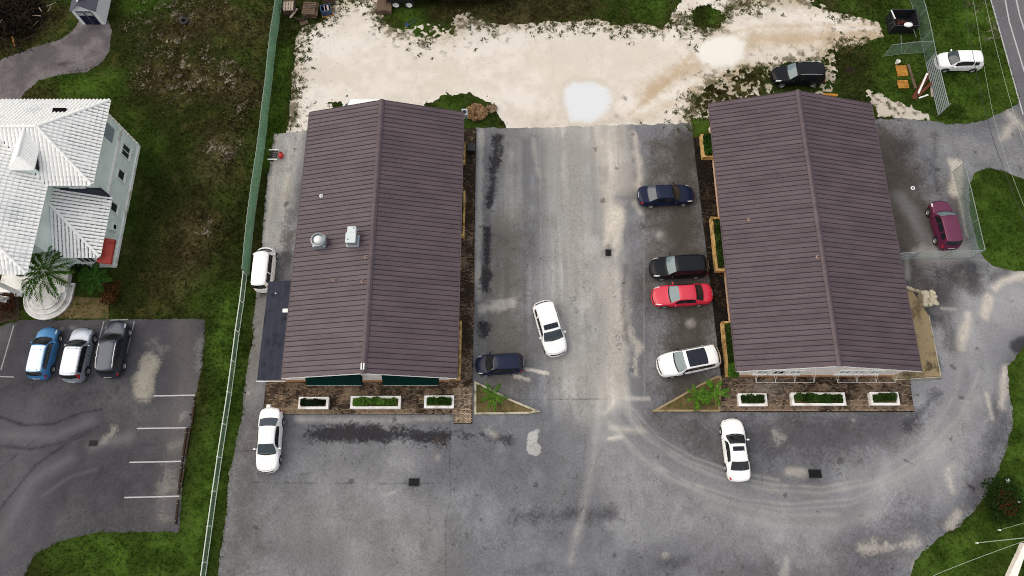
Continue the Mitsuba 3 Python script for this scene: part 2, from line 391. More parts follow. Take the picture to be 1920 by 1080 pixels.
    (DARK_C, [(-6.62, -1.56)], 0.2, 0.4, 0.4, 0.35),
    (DARK_C, [(0.00, -3.35), (2.38, -3.17)], 0.2, 0.6, 0.6, 0.3),
    (DARK_C, [(34.11, 9.79), (32.79, 8.51), (31.29, 7.25)], 0.3, 0.5, 0.8, 0.65),
    (DARK_C, [(35.00, 16.03), (34.73, 16.50)], 0.4, 0.5, 0.6, 0.75),  # near-black blotch just south of the stone pier
    (DARK_C, [(36.95, 19.80), (36.35, 17.90)], 0.8, 0.8, 1.0, 0.45),
    (DARK_C, [(39.19, 20.77), (39.15, 18.85)], 0.6, 0.4, 0.6, 0.6),
    (DARK_C, [(35.98, 16.03), (36.19, 13.76)], 0.5, 0.5, 0.8, 0.5),
    (DARK_C, [(40.80, 19.80), (42.05, 20.28)], 0.5, 0.4, 0.6, 0.5),
    (DARK_C, [(38.28, 20.77), (40.28, 20.53)], 0.4, 0.5, 0.6, 0.35),
    (DARK_C, [(41.45, 13.76), (42.66, 14.21)], 0.55, 0.25, 0.4, 0.85),
    (DARK_C, [(34.61, 12.86), (34.53, 11.53)], 0.3, 0.3, 0.6, 0.7),
    (DARK_C, [(38.74, 33.76), (37.66, 29.41), (37.97, 27.31)], 0.2, 0.5, 0.8, 0.45),
    (DARK_C, [(36.06, 33.76), (35.19, 31.56)], 0.6, 0.7, 1.0, 0.4),
    (BROWN_C, [(-5.88, 6.21)], 0.35, 0.3, 0.6, 0.6),
    (SAND_C, [(-1.90, 6.91), (-1.47, 6.62)], 0.15, 0.35, 0.8, 0.45),
    (SAND_C, [(-5.84, 4.86)], 0.15, 0.3, 0.4, 0.4),
    (DARK_C, [(-4.96, 7.67), (-4.85, 3.97), (-4.71, 1.98), (-5.03, 0.23), (-4.95, -3.72)], 0.02, 0.07, 0.1, 0.55),
    (DARK_C, [(-0.43, 9.36), (7.71, 9.45)], 0.015, 0.06, 0.1, 0.55),
    (DARK_C, [(-22.17, 5.39), (-20.08, 5.39)], 0.015, 0.06, 0.1, 0.5),
    (DARK_C, [(-2.32, 6.62)], 0.15, 0.12, 0.3, 0.7),
    (DARK_C, [(37.81, 2.37)], 0.15, 0.15, 0.3, 0.0),
    (DARK_C, [(35.41, 2.69), (35.59, 2.37)], 0.1, 0.12, 0.3, 0.7),
    (DARK_C, [(30.62, 4.69), (31.34, 4.29)], 0.03, 0.06, 0.15, 0.8),
]
LOT = [s for s in LOT if s[5] > 0]


def lot_colour(p, n, uv):
    x, y = p.x, p.y
    big = fbm(x * 0.22, y * 0.22, 1.0, 3) - 0.5
    mid = fbm(x * 1.1, y * 1.1, 5.0, 4) - 0.5
    fine = noise(x * 7, y * 7, 2.0) - 0.5
    grit = noise(x * 19, y * 19, 9.0) - 0.5
    edge = mid + 0.4 * fine + 0.15 * grit
    c = mix((0.146, 0.147, 0.162), (0.200, 0.202, 0.216), smoothstep(-0.2, 0.25, big))
    for col, pts, w, soft, wob, k in LOT:
        c = mix(c, col, k * stain(x, y, edge, pts, w, soft, wob))
    lane = smoothstep(-4.0, -1.5, x) * smoothstep(13.0, 10.0, x) * smoothstep(6.0, 9.0, y)
    streak = fbm(x * 2.6 + 0.4 * mid, y * 0.10, 12.0, 3) - 0.5
    c = c * (1 + 0.55 * lane * streak * smoothstep(-0.25, 0.3, big + mid + 0.1))
    wear = smoothstep(0.16, 0.42, fbm(x * 0.55 + 7, y * 0.35, 8.0, 4) - 0.35)
    d1, d2, w = voronoi(x * 0.42 + 0.5 * mid, y * 0.42 + 0.5 * fine)
    crack = (1 - smoothstep(0.006, 0.022, d2 - d1)) * smoothstep(0.5, 0.62, noise(x * 0.13, y * 0.13, 31.0))
    s1, s2, sw = voronoi(x * 0.55, y * 0.55)
    spot = 1 - smoothstep(0.02 + 0.05 * sw, 0.09 + 0.08 * sw, s1 + 0.35 * edge)
    c = mix(c, (0.05, 0.048, 0.05), 0.55 * crack)
    c = mix(c, (0.05, 0.048, 0.05), 0.55 * spot * smoothstep(0.22, 0.18, sw))
    return c * (1 + 0.34 * mid + 0.18 * big + 0.2 * fine + 0.34 * grit) * (0.93 + 0.16 * wear)


NEIGHBOUR = [
    ((0.10, 0.098, 0.108), [(-38.90, 7.25), (-37.95, 1.19), (-37.23, -3.72)], 2.0, 2.2, 1.2, 0.7),
    ((0.12, 0.11, 0.105), [(-27.47, 15.57), (-26.49, 11.97), (-26.45, 6.00), (-26.46, 0.81)], 0.8, 0.8, 1.4, 0.6),
    ((0.05, 0.048, 0.055), [(-33.28, 2.37), (-28.91, 0.81), (-32.34, -0.35)], 1.5, 1.2, 1.2, 0.45),
    ((0.30, 0.28, 0.24), [(-29.61, 12.41), (-29.86, 11.31), (-29.72, 10.01)], 0.75, 0.3, 0.6, 0.85),
    ((0.28, 0.26, 0.23), [(-31.48, 7.12), (-31.68, 6.62), (-32.13, 6.08)], 0.16, 0.25, 0.6, 0.75),
    ((0.20, 0.2, 0.205), [(-32.89, 5.67), (-30.30, 6.42)], 0.25, 0.6, 0.8, 0.5),
    ((0.22, 0.21, 0.2), [(-29.46, 14.21), (-28.91, 13.53)], 0.3, 0.6, 1.4, 0.5),
    ((0.2, 0.19, 0.18), [(-25.72, 14.21), (-25.54, 11.97)], 0.2, 0.4, 1.0, 0.6),
    ((0.24, 0.23, 0.22), [(-26.90, 3.56), (-26.70, 1.00)], 0.2, 0.5, 2.0, 0.5),
    ((0.24, 0.22, 0.2), [(-26.03, 6.00), (-26.80, 5.59)], 0.2, 0.4, 1.0, 0.5),
    ((0.24, 0.22, 0.2), [(-25.73, 2.69), (-26.54, 2.57)], 0.2, 0.4, 1.0, 0.5),
    ((0.24, 0.22, 0.2), [(-25.56, 0.23), (-26.81, 0.42)], 0.2, 0.4, 1.0, 0.5),
    ((0.26, 0.25, 0.23), [(-26.16, 8.30), (-26.31, 7.88)], 0.2, 0.4, 1.0, 0.6),
    ((0.2, 0.2, 0.2), [(-36.56, 15.39), (-36.23, 15.30)], 0.15, 0.12, 0.3, 0.6),
    ((0.2, 0.2, 0.2), [(-37.33, 15.25)], 0.14, 0.12, 0.3, 0.6),
    (DARK_C, [(-40.77, 8.00), (-38.71, 7.37), (-36.40, 7.46), (-34.45, 8.30), (-32.81, 8.60)], 0.09, 0.14, 0.12, 0.8),
    (DARK_C, [(-40.24, 5.76), (-37.67, 5.51), (-35.28, 6.08), (-33.39, 7.16)], 0.1, 0.18, 0.12, 0.7),
    (DARK_C, [(-39.13, 1.00), (-38.10, 2.77), (-37.01, 4.37), (-35.22, 5.80), (-32.77, 7.25)], 0.08, 0.14, 0.12, 0.75),
    (DARK_C, [(-39.82, 3.97), (-38.48, 5.39), (-36.74, 7.04)], 0.05, 0.12, 0.12, 0.5),
    (DARK_C, [(-36.89, 9.79), (-32.64, 10.01)], 0.5, 0.7, 1.0, 0.35),
    (DARK_C, [(-38.80, 10.66), (-41.28, 10.22)], 0.4, 0.6, 1.0, 0.4),
    ((0.16, 0.16, 0.17), [(-36.08, 1.98), (-34.31, 3.36), (-32.36, 3.97)], 0.06, 0.25, 0.3, 0.4),
    ((0.15, 0.15, 0.162), [(-38.63, -1.11), (-37.16, 3.16), (-34.59, 4.77)], 0.3, 0.7, 0.6, 0.6),
    ((0.14, 0.14, 0.152), [(-40.44, 6.62), (-36.20, 6.50), (-33.48, 7.67)], 0.3, 0.6, 0.6, 0.6),
]


def neighbour_colour(p, n, uv):
    x, y = p.x, p.y
    big = fbm(x * 0.25, y * 0.25, 1.0, 3) - 0.5
    mid = fbm(x * 1.1, y * 1.1, 5.0, 4) - 0.5
    fine = noise(x * 7, y * 7, 2.0) - 0.5
    grit = noise(x * 19, y * 19, 9.0) - 0.5
    edge = mid + 0.6 * fine + 0.35 * grit
    c = mix((0.062, 0.060, 0.068), (0.088, 0.085, 0.093), smoothstep(-0.2, 0.25, big))
    for col, pts, w, soft, wob, k in NEIGHBOUR:
        c = mix(c, col, k * stain(x, y, edge, pts, w, soft, wob))
    d1, d2, w = voronoi(x * 0.35 + 0.5 * mid, y * 0.35 + 0.5 * fine)
    c = mix(c, (0.03, 0.03, 0.032), 0.5 * (1 - smoothstep(0.006, 0.02, d2 - d1)) * smoothstep(0.5, 0.62, noise(x * 0.13, y * 0.13, 31.0)))
    return c * (1 + 0.4 * mid + 0.22 * fine + 0.3 * grit)


def driveway_colour(p, n, uv):
    x, y = p.x, p.y
    mid = fbm(x * 0.8, y * 0.8, 5.0, 4) - 0.5
    g = noise(x * 17, y * 17, 9.0) - 0.5
    c = mix((0.10, 0.088, 0.095), (0.17, 0.15, 0.155), smoothstep(-0.25, 0.25, mid))
    d = stain(x, y, mid, [(-42.86, 41.19), (-41.49, 41.43)], 0.12, 0.25, 0.6)
    return mix(c, (0.05, 0.045, 0.05), 0.7 * d) * (1 + 0.4 * g)


def road_colour(p, n, uv):
    x, y = p.x, p.y
    mid = fbm(x * 0.5, y * 0.25, 5.0, 3) - 0.5
    g = noise(x * 17, y * 17, 9.0) - 0.5
    return mi.Color3f(0.135, 0.133, 0.148) * (1 + 0.35 * mid + 0.3 * g)


TRACKS = [
    ((0.30, 0.255, 0.17), [(17.82, 36.86), (19.96, 38.59), (23.09, 39.77), (25.56, 39.47)], 1.3, 0.9, 1.2, 0.75),
    ((0.32, 0.27, 0.19), [(29.92, 41.85), (29.32, 37.72)], 0.9, 0.7, 1.2, 0.7),
    ((0.34, 0.29, 0.20), [(23.04, 48.68), (28.21, 48.17)], 0.9, 0.8, 1.2, 0.5),
    ((0.42, 0.31, 0.19), [(12.69, 38.01), (15.33, 40.06), (18.76, 41.85), (23.56, 43.98), (29.74, 44.16), (35.40, 44.28)], 0.7, 0.9, 0.9, 0.75),
    ((0.46, 0.35, 0.23), [(11.78, 35.16), (15.36, 37.15), (17.49, 38.89), (21.69, 40.77)], 0.3, 0.6, 0.8, 0.55),
    ((0.45, 0.34, 0.22), [(10.83, 35.72), (13.98, 38.59), (16.73, 41.85), (19.49, 44.28), (23.74, 45.52), (35.14, 45.83)], 0.15, 0.35, 0.5, 0.6),
    ((0.36, 0.27, 0.18), [(30.82, 44.59), (34.96, 44.78)], 0.2, 0.4, 0.5, 0.55),
    ((0.36, 0.33, 0.30), [(-4.91, 45.83), (-4.14, 46.27)], 0.35, 0.6, 0.8, 0.7),
    ((0.55, 0.53, 0.49), [(-13.38, 44.90), (-13.83, 43.98)], 0.4, 0.6, 0.6, 0.5),
    ((0.62, 0.56, 0.49), [(2.04, 43.06), (3.02, 40.65), (5.01, 39.47)], 0.5, 0.9, 0.8, 0.6),
    ((0.2, 0.185, 0.17), [(10.52, 37.38)], 0.22, 0.16, 0.5, 0.8),
    ((0.2, 0.185, 0.17), [(9.67, 37.26)], 0.08, 0.1, 0.3, 0.7),
    ((0.25, 0.23, 0.21), [(9.64, 35.55)], 0.15, 0.2, 0.4, 0.6),
    ((0.14, 0.135, 0.13), [(8.10, 34.04)], 0.18, 0.15, 0.3, 0.7),
    ((0.3, 0.28, 0.26), [(-18.88, 35.04)], 0.12, 0.1, 0.2, 0.6),
    ((0.40, 0.35, 0.29), [(1.96, 34.59), (11.77, 34.99)], 0.2, 0.5, 0.9, 0.5),
    ((0.42, 0.37, 0.30), [(-20.82, 37.15), (-20.69, 41.85)], 0.2, 0.5, 0.9, 0.5),
    ((0.5, 0.44, 0.36), [(-0.49, 35.72), (3.93, 35.16)], 0.6, 0.9, 0.9, 0.5),
]


PUD_A = [(5.09, 38.42), (6.00, 38.89), (7.50, 38.89), (8.97, 38.30), (9.12, 37.15), (8.27, 35.89), (7.12, 35.16), (5.65, 35.21), (5.24, 36.58), (5.09, 38.42)]
PUD_B = [(17.71, 42.64), (18.50, 43.55), (19.99, 44.16), (21.29, 44.28), (22.08, 43.55), (21.73, 42.15), (20.73, 41.25), (19.20, 41.13), (18.13, 41.55), (17.71, 42.64)]
SAND_RIM = [(-20.62, 34.32), (-20.57, 37.15), (-20.60, 39.47), (-20.67, 42.15), (-20.62, 44.28), (-19.88, 45.71), (-17.49, 48.04), (-13.70, 49.97), (-12.92, 47.54), (-12.31, 46.02), (-11.05, 44.78), (-8.20, 44.16), (-5.65, 44.65), (-4.67, 46.78), (-3.11, 46.40), (-0.52, 45.65), (2.07, 46.15), (5.18, 46.15), (8.19, 46.52), (9.82, 45.90), (12.41, 45.90), (14.34, 45.40), (15.65, 46.46), (17.13, 46.78), (17.52, 45.21), (19.85, 45.40), (21.93, 48.04), (26.79, 49.33), (30.25, 47.79), (33.25, 46.97), (35.60, 46.15), (35.67, 44.41), (33.21, 43.43), (30.56, 42.76), (29.14, 41.73), (24.76, 41.13), (21.41, 40.54), (18.75, 39.00), (17.12, 37.44), (16.25, 35.89), (16.47, 34.32)]


def sand_colour(p, n, uv):
    x, y = p.x, p.y
    big = fbm(x * 0.18, y * 0.3, 1.0, 3) - 0.5
    mid = fbm(x * 1.3, y * 1.3, 5.0, 4) - 0.5
    fine = noise(x * 8, y * 8, 2.0) - 0.5
    grit = noise(x * 21, y * 21, 9.0) - 0.5
    edge = mid + 0.5 * fine
    c = mix((0.60, 0.55, 0.49), (0.665, 0.62, 0.57), smoothstep(-0.2, 0.2, big + 0.4 * mid))
    for col, pts, w, soft, wob, k in TRACKS:
        c = mix(c, col, k * stain(x, y, edge, pts, w, soft, wob))
    rim = seg_dist(x, y, SAND_RIM) + edge * 1.2
    dirt = 1 - smoothstep(-0.1, 1.5, rim)
    c = mix(c, (0.40, 0.32, 0.21), 0.5 * dirt)
    blot = smoothstep(0.02, 0.22, fbm(x * 2.2 + 3, y * 2.2, 7.0, 4) - 0.5 + 0.16 * dirt - 0.06) * (1 - smoothstep(0.2, 3.2, rim))
    c = mix(c, (0.07, 0.065, 0.03), 0.75 * blot)
    for pts, wc in ((PUD_A, (0.64, 0.65, 0.67)), (PUD_B, (0.68, 0.655, 0.62))):
        wet = seg_dist(x, y, pts) + 0.6 * edge
        c = mix(c, (0.50, 0.44, 0.36), 0.45 * (1 - smoothstep(0.3, 1.2, wet)))
        c = mix(c, wc, 0.95 * (1 - smoothstep(0.0, 0.6, wet)))
    speck = smoothstep(0.80, 0.9, noise(x * 3.1, y * 3.1, 4.0)) * smoothstep(0.5, 0.8, noise(x * 11, y * 11, 6.0))
    c = mix(c, (0.36, 0.32, 0.26), 0.4 * speck)
    return c * (1 + 0.08 * mid + 0.03 * fine + 0.07 * grit)


DRY_AND_DARK = [  # where the left lawn is worn to dark soil and dry stalks; plain dark brown below the trailer
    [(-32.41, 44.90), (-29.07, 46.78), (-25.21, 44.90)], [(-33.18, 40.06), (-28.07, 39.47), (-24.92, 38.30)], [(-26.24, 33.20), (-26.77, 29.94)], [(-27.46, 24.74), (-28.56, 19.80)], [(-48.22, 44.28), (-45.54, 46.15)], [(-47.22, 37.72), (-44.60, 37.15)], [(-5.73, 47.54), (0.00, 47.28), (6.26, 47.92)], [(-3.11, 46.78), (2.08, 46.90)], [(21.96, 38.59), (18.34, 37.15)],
]
LUSH = [  # clear green grass
    ([(-44.92, 38.59), (-41.49, 38.89), (-37.99, 38.89)], 1.6, 0.9), ([(-37.09, 48.17), (-35.09, 48.68)], 1.2, 1.0), ([(-23.33, 17.90), (-23.75, 14.21), (-22.85, 10.66), (-23.33, 3.16), (-23.73, -2.61)], 1.5, 0.95), ([(-28.56, 19.80), (-25.00, 16.96)], 1.2, 0.6),
    ([(-32.45, -1.87), (-28.71, -2.61), (-24.84, -1.87)], 2.2, 0.9), ([(43.21, 47.41), (44.76, 44.90), (41.87, 38.30)], 3.0, 1.0), ([(43.04, 25.76), (41.45, 22.73), (43.06, 21.75)], 3.5, 1.0),
    ([(40.56, 8.94), (40.18, 6.42), (37.11, -0.73), (31.83, -2.98)], 2.2, 0.9), ([(-21.87, 42.45), (-21.87, 37.72), (-21.87, 31.02)], 0.9, 1.0), ([(-9.29, 45.52), (-10.38, 46.78)], 1.5, 0.9), ([(13.27, 47.41), (13.86, 48.36)], 1.5, 1.0), ([(19.69, 46.46), (20.07, 47.73)], 0.8, 1.0),
    ([(33.32, 47.41), (36.01, 44.90), (35.89, 38.30)], 1.5, 0.7), ([(27.90, 45.83), (29.82, 37.72)], 1.0, 0.5), ([(-35.24, 34.59), (-32.21, 31.02)], 1.4, 0.6), ([(-34.09, 29.41), (-33.51, 24.74)], 1.2, 0.4), ([(17.37, 34.59)], 1.2, 1.0), ([(-5.94, 36.86), (-3.43, 34.88)], 1.2, 0.8),
]
RUBBLE = [([(45.73, 49.00), (45.85, 47.09), (45.89, 44.90)], 0.9), ([(-34.57, 45.52), (-32.04, 42.45), (-30.58, 39.47)], 2.0), ([(-29.41, 41.85), (-27.07, 39.47)], 1.6), ([(-35.92, 47.41), (-28.20, 48.04)], 1.2), ([(-27.14, 32.65), (-25.13, 32.10)], 1.0), ([(-27.15, 24.23), (-26.26, 24.49)], 0.9), ([(-37.67, 45.52), (-36.69, 45.83)], 0.4), ([(-25.59, 35.72), (-24.22, 36.58)], 0.8), ([(-34.79, 40.65), (-34.74, 38.89)], 0.8)]


def lawn_colour(p, n, uv):
    x, y = p.x, p.y
    big = fbm(x * 0.16, y * 0.16, 1.0, 3) - 0.5
    mid = fbm(x * 0.75, y * 0.75, 5.0, 4) - 0.5
    fine = noise(x * 5.5, y * 5.5, 2.0) - 0.5
    grit = noise(x * 15, y * 15, 9.0) - 0.5
    e = mid + 0.4 * fine
    c = mix((0.021, 0.027, 0.007), (0.028, 0.044, 0.009), smoothstep(-0.2, 0.2, big + 0.5 * mid))
    lush = mi.Float(0)
    for pts, w, k in LUSH:
        lush = dr.maximum(lush, k * stain(x, y, e, pts, w, w * 0.75, w * 0.8))
    lush = dr.maximum(lush, 0.75 * smoothstep(33.0, 37.0, x + 2 * e))
    c = mix(c, mix((0.029, 0.055, 0.008), (0.048, 0.086, 0.013), smoothstep(-0.15, 0.25, mid + 0.3 * big)), lush)
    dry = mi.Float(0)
    for pts in DRY_AND_DARK:
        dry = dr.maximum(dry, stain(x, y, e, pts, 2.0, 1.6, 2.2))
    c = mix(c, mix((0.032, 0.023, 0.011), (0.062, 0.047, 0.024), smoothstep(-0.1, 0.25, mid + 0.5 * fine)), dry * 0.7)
    straw = smoothstep(0.08, 0.3, fbm(x * 0.9 + 31, y * 0.9, 4.0, 4) - 0.5) * (1 - lush)
    c = mix(c, (0.07, 0.062, 0.022), 0.45 * straw)
    pale = mi.Float(0)
    for pts, w in RUBBLE:
        pale = dr.maximum(pale, stain(x, y, e, pts, w, w * 0.7, w))
    wx, wy = x + 0.9 * e, y + 0.7 * (fine - mid)
    chips = smoothstep(0.60, 0.76, noise(wx * 1.5, wy * 2.3, 11.0) * 0.55 + noise(wx * 4.4, wy * 6, 12.0) * 0.45)
    c = mix(c, mix((0.09, 0.07, 0.05), (0.24, 0.20, 0.17), smoothstep(-0.2, 0.3, fine + grit)), 0.75 * pale * chips)
    return c * (1 + 0.42 * mid + 0.42 * fine + 0.5 * grit)


def bed_colour(p, n, uv):
    x, y = p.x, p.y
    mid = fbm(x * 1.5, y * 1.5, 5.0, 4) - 0.5
    g = noise(x * 15, y * 15, 9.0) - 0.5
    c = mix((0.10, 0.078, 0.035), (0.15, 0.115, 0.055), smoothstep(-0.2, 0.2, mid))
    c = mix(c, (0.04, 0.06, 0.012), 0.7 * smoothstep(0.05, 0.25, fbm(x * 2 + 9, y * 2, 2.0, 3) - 0.5))
    return c * (1 + 0.5 * g)


def roof_colour(p, n, uv):
    x, y = p.x, p.y
    f = fbm(x * 0.6, y * 1.5, p.z, 3) - 0.5
    g = fbm(x * 0.25, y * 6.0, 3.0, 3) - 0.5
    k = noise(x * 13, y * 13, 2.0) - 0.5
    c = mix((0.076, 0.054, 0.064), (0.092, 0.067, 0.078), smoothstep(-0.25, 0.25, f + 0.5 * g))
    return c * (1 + 0.16 * g + 0.10 * f + 0.10 * k)


def tile_colour(p, n, uv):
    x, y = p.x, p.y
    f = fbm(x * 0.7, y * 0.7, p.z * 0.7, 4) - 0.5
    g = noise(x * 5, y * 5, p.z * 5) - 0.5
    return mix((0.88, 0.88, 0.87), (0.72, 0.74, 0.75), smoothstep(0.05, 0.3, f + 0.25 * g))


def underlay_colour(p, n, uv):
    x, y = p.x, p.y
    f = fbm(x * 0.55, y * 0.55, p.z, 4) - 0.5
    g = noise(x * 4, y * 4, p.z * 4) - 0.5
    return mix((0.74, 0.76, 0.77), (0.03, 0.035, 0.045), smoothstep(-0.0, 0.14, f + 0.35 * g + UNDER_BIAS(x, y)))


def UNDER_BIAS(x, y):
    """Algae and tile-gap shade, both painted dark on the lower courses: the lower roof, the north slope's foot, the east slope's foot."""
    low = smoothstep(26.3, 25.6, y) * smoothstep(-38.6, -38.0, x) * smoothstep(20.0, 20.4, y) * 0.30
    north = smoothstep(30.8, 32.4, y) * 0.36
    east = smoothstep(-36.0, -34.2, x) * smoothstep(25.0, 26.0, y) * 0.26
    return low + north + east - 0.10


def stucco(a, b, s=1.0):
    def fn(p, n, uv):
        f = fbm(p.x * s + p.z, p.y * s, p.z * s * 0.6, 4) - 0.5
        g = noise(p.x * 9, p.y * 9, p.z * 9) - 0.5
        return mix(a, b, smoothstep(-0.05, 0.3, f + 0.2 * g))
    return fn


matte('lot_asphalt', proc(lot_colour))
matte('neighbour_asphalt', proc(neighbour_colour))
matte('driveway_asphalt', proc(driveway_colour))
matte('road_asphalt', proc(road_colour))
matte('limestone_sand', proc(sand_colour))
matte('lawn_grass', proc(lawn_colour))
matte('bed_soil', proc(bed_colour))
mat('brown_roof', proc(roof_colour), 0.5, specular=0.35)
matte('white_tile', proc(tile_colour))
matte('tile_underlay', proc(underlay_colour))
matte('gravel', proc(stucco((0.50, 0.45, 0.39), (0.12, 0.105, 0.07), 2.2)))
matte('step_stone', proc(stucco((0.66, 0.65, 0.64), (0.42, 0.40, 0.38), 1.6)))
matte('paver_joint', proc(stucco((0.028, 0.021, 0.015), (0.014, 0.012, 0.010), 1.3)))
matte('mint_stucco', proc(stucco((0.78, 0.87, 0.83), (0.64, 0.74, 0.70))))
matte('cream_stucco', proc(stucco((0.88, 0.82, 0.76), (0.76, 0.69, 0.62))))
matte('tan_stucco', proc(stucco((0.50, 0.27, 0.15), (0.30, 0.15, 0.08), 2.0)))
matte('ochre_stucco', proc(stucco((0.55, 0.36, 0.15), (0.22, 0.13, 0.05), 2.5)))
matte('white_stucco', proc(stucco((0.84, 0.83, 0.82), (0.56, 0.52, 0.47), 1.6)))
matte('stained_concrete', proc(stucco((0.29, 0.225, 0.135), (0.060, 0.046, 0.028), 1.5)))
matte('rough_stone', proc(stucco((0.46, 0.42, 0.32), (0.12, 0.10, 0.06), 2.0)))
matte('vertex_tint', VC)
mat('milky_water', (0.62, 0.64, 0.67), 0.08, specular=0.6)
mat('pale_water', (0.70, 0.675, 0.63), 0.12, specular=0.6)
matte('marking_white', (0.44, 0.44, 0.45))
matte('marking_worn', (0.30, 0.30, 0.30))
matte('dark_timber', (0.045, 0.030, 0.024))
matte('black_void', (0.008, 0.008, 0.009))
mat('cast_iron', (0.018, 0.018, 0.020), 0.5, metallic=0.5)
mat('galvanised', (0.42, 0.46, 0.50), 0.45, metallic=0.6)
mat('white_metal', (0.74, 0.75, 0.74), 0.4)
mat('fence_white', (0.62, 0.68, 0.62), 0.5)
mat('fence_wire', (0.30, 0.35, 0.34), 0.5, metallic=0.4)
mat('green_wire', (0.10, 0.17, 0.13), 0.6)
scene['green_cloth'] = {'type': 'mask', 'opacity': 0.52, 'bsdf': {'type': 'twosided', 'bsdf': {'type': 'diffuse', 'reflectance': proc(stucco((0.28, 0.50, 0.33), (0.21, 0.41, 0.26), 0.8))}}}
matte('awning_canvas', (0.004, 0.021, 0.018))
mat('dark_roofing', proc(stucco((0.030, 0.033, 0.050), (0.016, 0.018, 0.028), 1.5)), 0.85, specular=0.2)
mat('window_pane', (0.03, 0.04, 0.045), 0.08, specular=0.7)
mat('sky_pane', (0.24, 0.29, 0.31), 0.1, specular=0.7)
matte('shed_navy', (0.020, 0.022, 0.05))
matte('shed_shingle', proc(stucco((0.10, 0.10, 0.125), (0.07, 0.07, 0.09), 3.0)))
matte('shed_white', (0.80, 0.82, 0.83))
matte('red_canvas', proc(stucco((0.42, 0.075, 0.06), (0.30, 0.05, 0.04), 2.0)))
mat('black_paint', (0.012, 0.013, 0.017), 0.35)
matte('bark', (0.12, 0.10, 0.075))
matte('orange_timber', proc(stucco((0.50, 0.24, 0.055), (0.36, 0.15, 0.035), 3.0)))
matte('grey_timber', proc(stucco((0.14, 0.10, 0.075), (0.07, 0.05, 0.04), 3.0)))
matte('red_timber', (0.13, 0.045, 0.03))
matte('pale_timber', (0.40, 0.33, 0.27))
mat('blue_plastic', (0.018, 0.045, 0.11), 0.4)
mat('red_plastic', (0.45, 0.01, 0.02), 0.35)
mat('rubber', (0.014, 0.014, 0.015), 0.8)
mat('alloy', (0.40, 0.41, 0.42), 0.35, metallic=0.7)
mat('white_hub', (0.75, 0.75, 0.75), 0.4)
mat('headlamp_glass', (0.75, 0.77, 0.78), 0.12)
mat('tail_lamp', (0.42, 0.012, 0.018), 0.15)
matte('leaf_tint', VC)

# ---------------------------------------------------------------- the ground
def struct(name, mesh, bsdf, **k):
    return obj(name, mesh, bsdf, kind='structure', **k)


g = 900.0
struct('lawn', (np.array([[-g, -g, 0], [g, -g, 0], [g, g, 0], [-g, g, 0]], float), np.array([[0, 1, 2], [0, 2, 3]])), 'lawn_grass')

SAND_POLY = [(-19.88, 45.71), (-20.62, 44.28), (-20.67, 42.15), (-20.60, 39.47), (-20.57, 37.15), (-20.57, 33.76), (-16.57, 33.76), (-4.87, 33.76), (-0.73, 33.76), (7.81, 34.04), (16.47, 34.32), (16.25, 35.89), (17.12, 37.44), (18.75, 39.00), (21.41, 40.54), (24.76, 41.13), (29.14, 41.73), (30.56, 42.76), (33.21, 43.43), (35.67, 44.41), (35.60, 46.15), (33.25, 46.97), (30.25, 47.79), (26.79, 49.33), (22.13, 49.97), (16.57, 49.65), (15.65, 46.46), (14.34, 45.40), (12.41, 45.90), (9.82, 45.90), (8.19, 46.52), (5.18, 46.15), (2.07, 46.15), (-0.52, 45.65), (-3.11, 46.40), (-4.67, 46.78), (-5.65, 44.65), (-8.20, 44.16), (-11.05, 44.78), (-12.31, 46.02), (-12.92, 47.54), (-13.78, 51.28), (-18.02, 51.28), (-17.54, 48.68), (-18.02, 46.27), (-19.09, 45.52)]
F, xs, ys, X, Y = field(SAND_POLY, -26, 40, 32, 56, 0.14, 0.5, 0.6, 3, 0.12)
for pl, amp in (( [(-8.16, 36.80), (-6.71, 37.61), (-3.98, 37.96), (-1.73, 36.69), (-0.39, 34.20), (-2.92, 33.76), (-4.87, 33.76)], 0.5), ( [(17.54, 47.41), (19.33, 48.17), (20.76, 46.78), (19.85, 45.40), (17.52, 45.21)], 0.6), ([(-15.30, 36.29), (-16.52, 36.12), (-16.94, 37.03), (-15.86, 37.15)], 0.4)):
    F = np.minimum(F, -(sdf(pl, X, Y) + 2 * amp * nfbm(X, Y, 1.1, 4, 11) + 0.7 * nfbm(X, Y, 4.0, 3, 8)))
for pl in ([(15.99, 35.72), (18.50, 39.00), (21.79, 40.77), (25.01, 41.13), (24.46, 38.59), (21.78, 36.86), (18.21, 35.72)], [(22.06, 49.33), (28.32, 49.00), (30.49, 47.66), (26.47, 46.78), (21.86, 47.41)], [(28.92, 41.97), (31.32, 42.76), (30.16, 40.06), (29.18, 37.44), (28.33, 37.72)], [(-11.58, 44.90), (-8.22, 44.53), (-5.67, 45.15), (-8.26, 45.52)], [(-5.68, 45.52), (-3.11, 46.65), (-5.20, 47.15)]):
    q = sdf(pl, X, Y)
    isl = nfbm(X, Y, 2.4, 4, 33) * 1.0 + 0.8 * nfbm(X, Y, 6.0, 2, 34) - 0.02
    F = np.maximum(F, np.minimum(isl, q * 0.25 + 0.1))
edge_band = np.exp(-np.maximum(F, 0) / 0.9)
weeds = nfbm(X, Y, 2.6, 4, 21) + 0.5
F = np.minimum(F, np.where(weeds > 0.71 - 0.12 * edge_band, -(weeds - 0.71 + 0.12 * edge_band) * 2 + (1 - edge_band) * 0.25, 1.0))
F = np.where(Y > 0, F, -1)
struct('sand_yard', contour_mesh(F, xs, ys, 0.006), 'limestone_sand')
SANDF = (F, xs, ys)
GRAVEL = [(33.28, 38.19), (34.79, 37.72), (36.57, 36.58), (38.17, 35.89), (38.25, 34.99), (35.79, 34.99), (33.38, 35.21)]
F2, xs2, ys2, X2, Y2 = field(GRAVEL, 30, 42, 32, 40, 0.12, 0.7, 1.1, 4, 0.9)
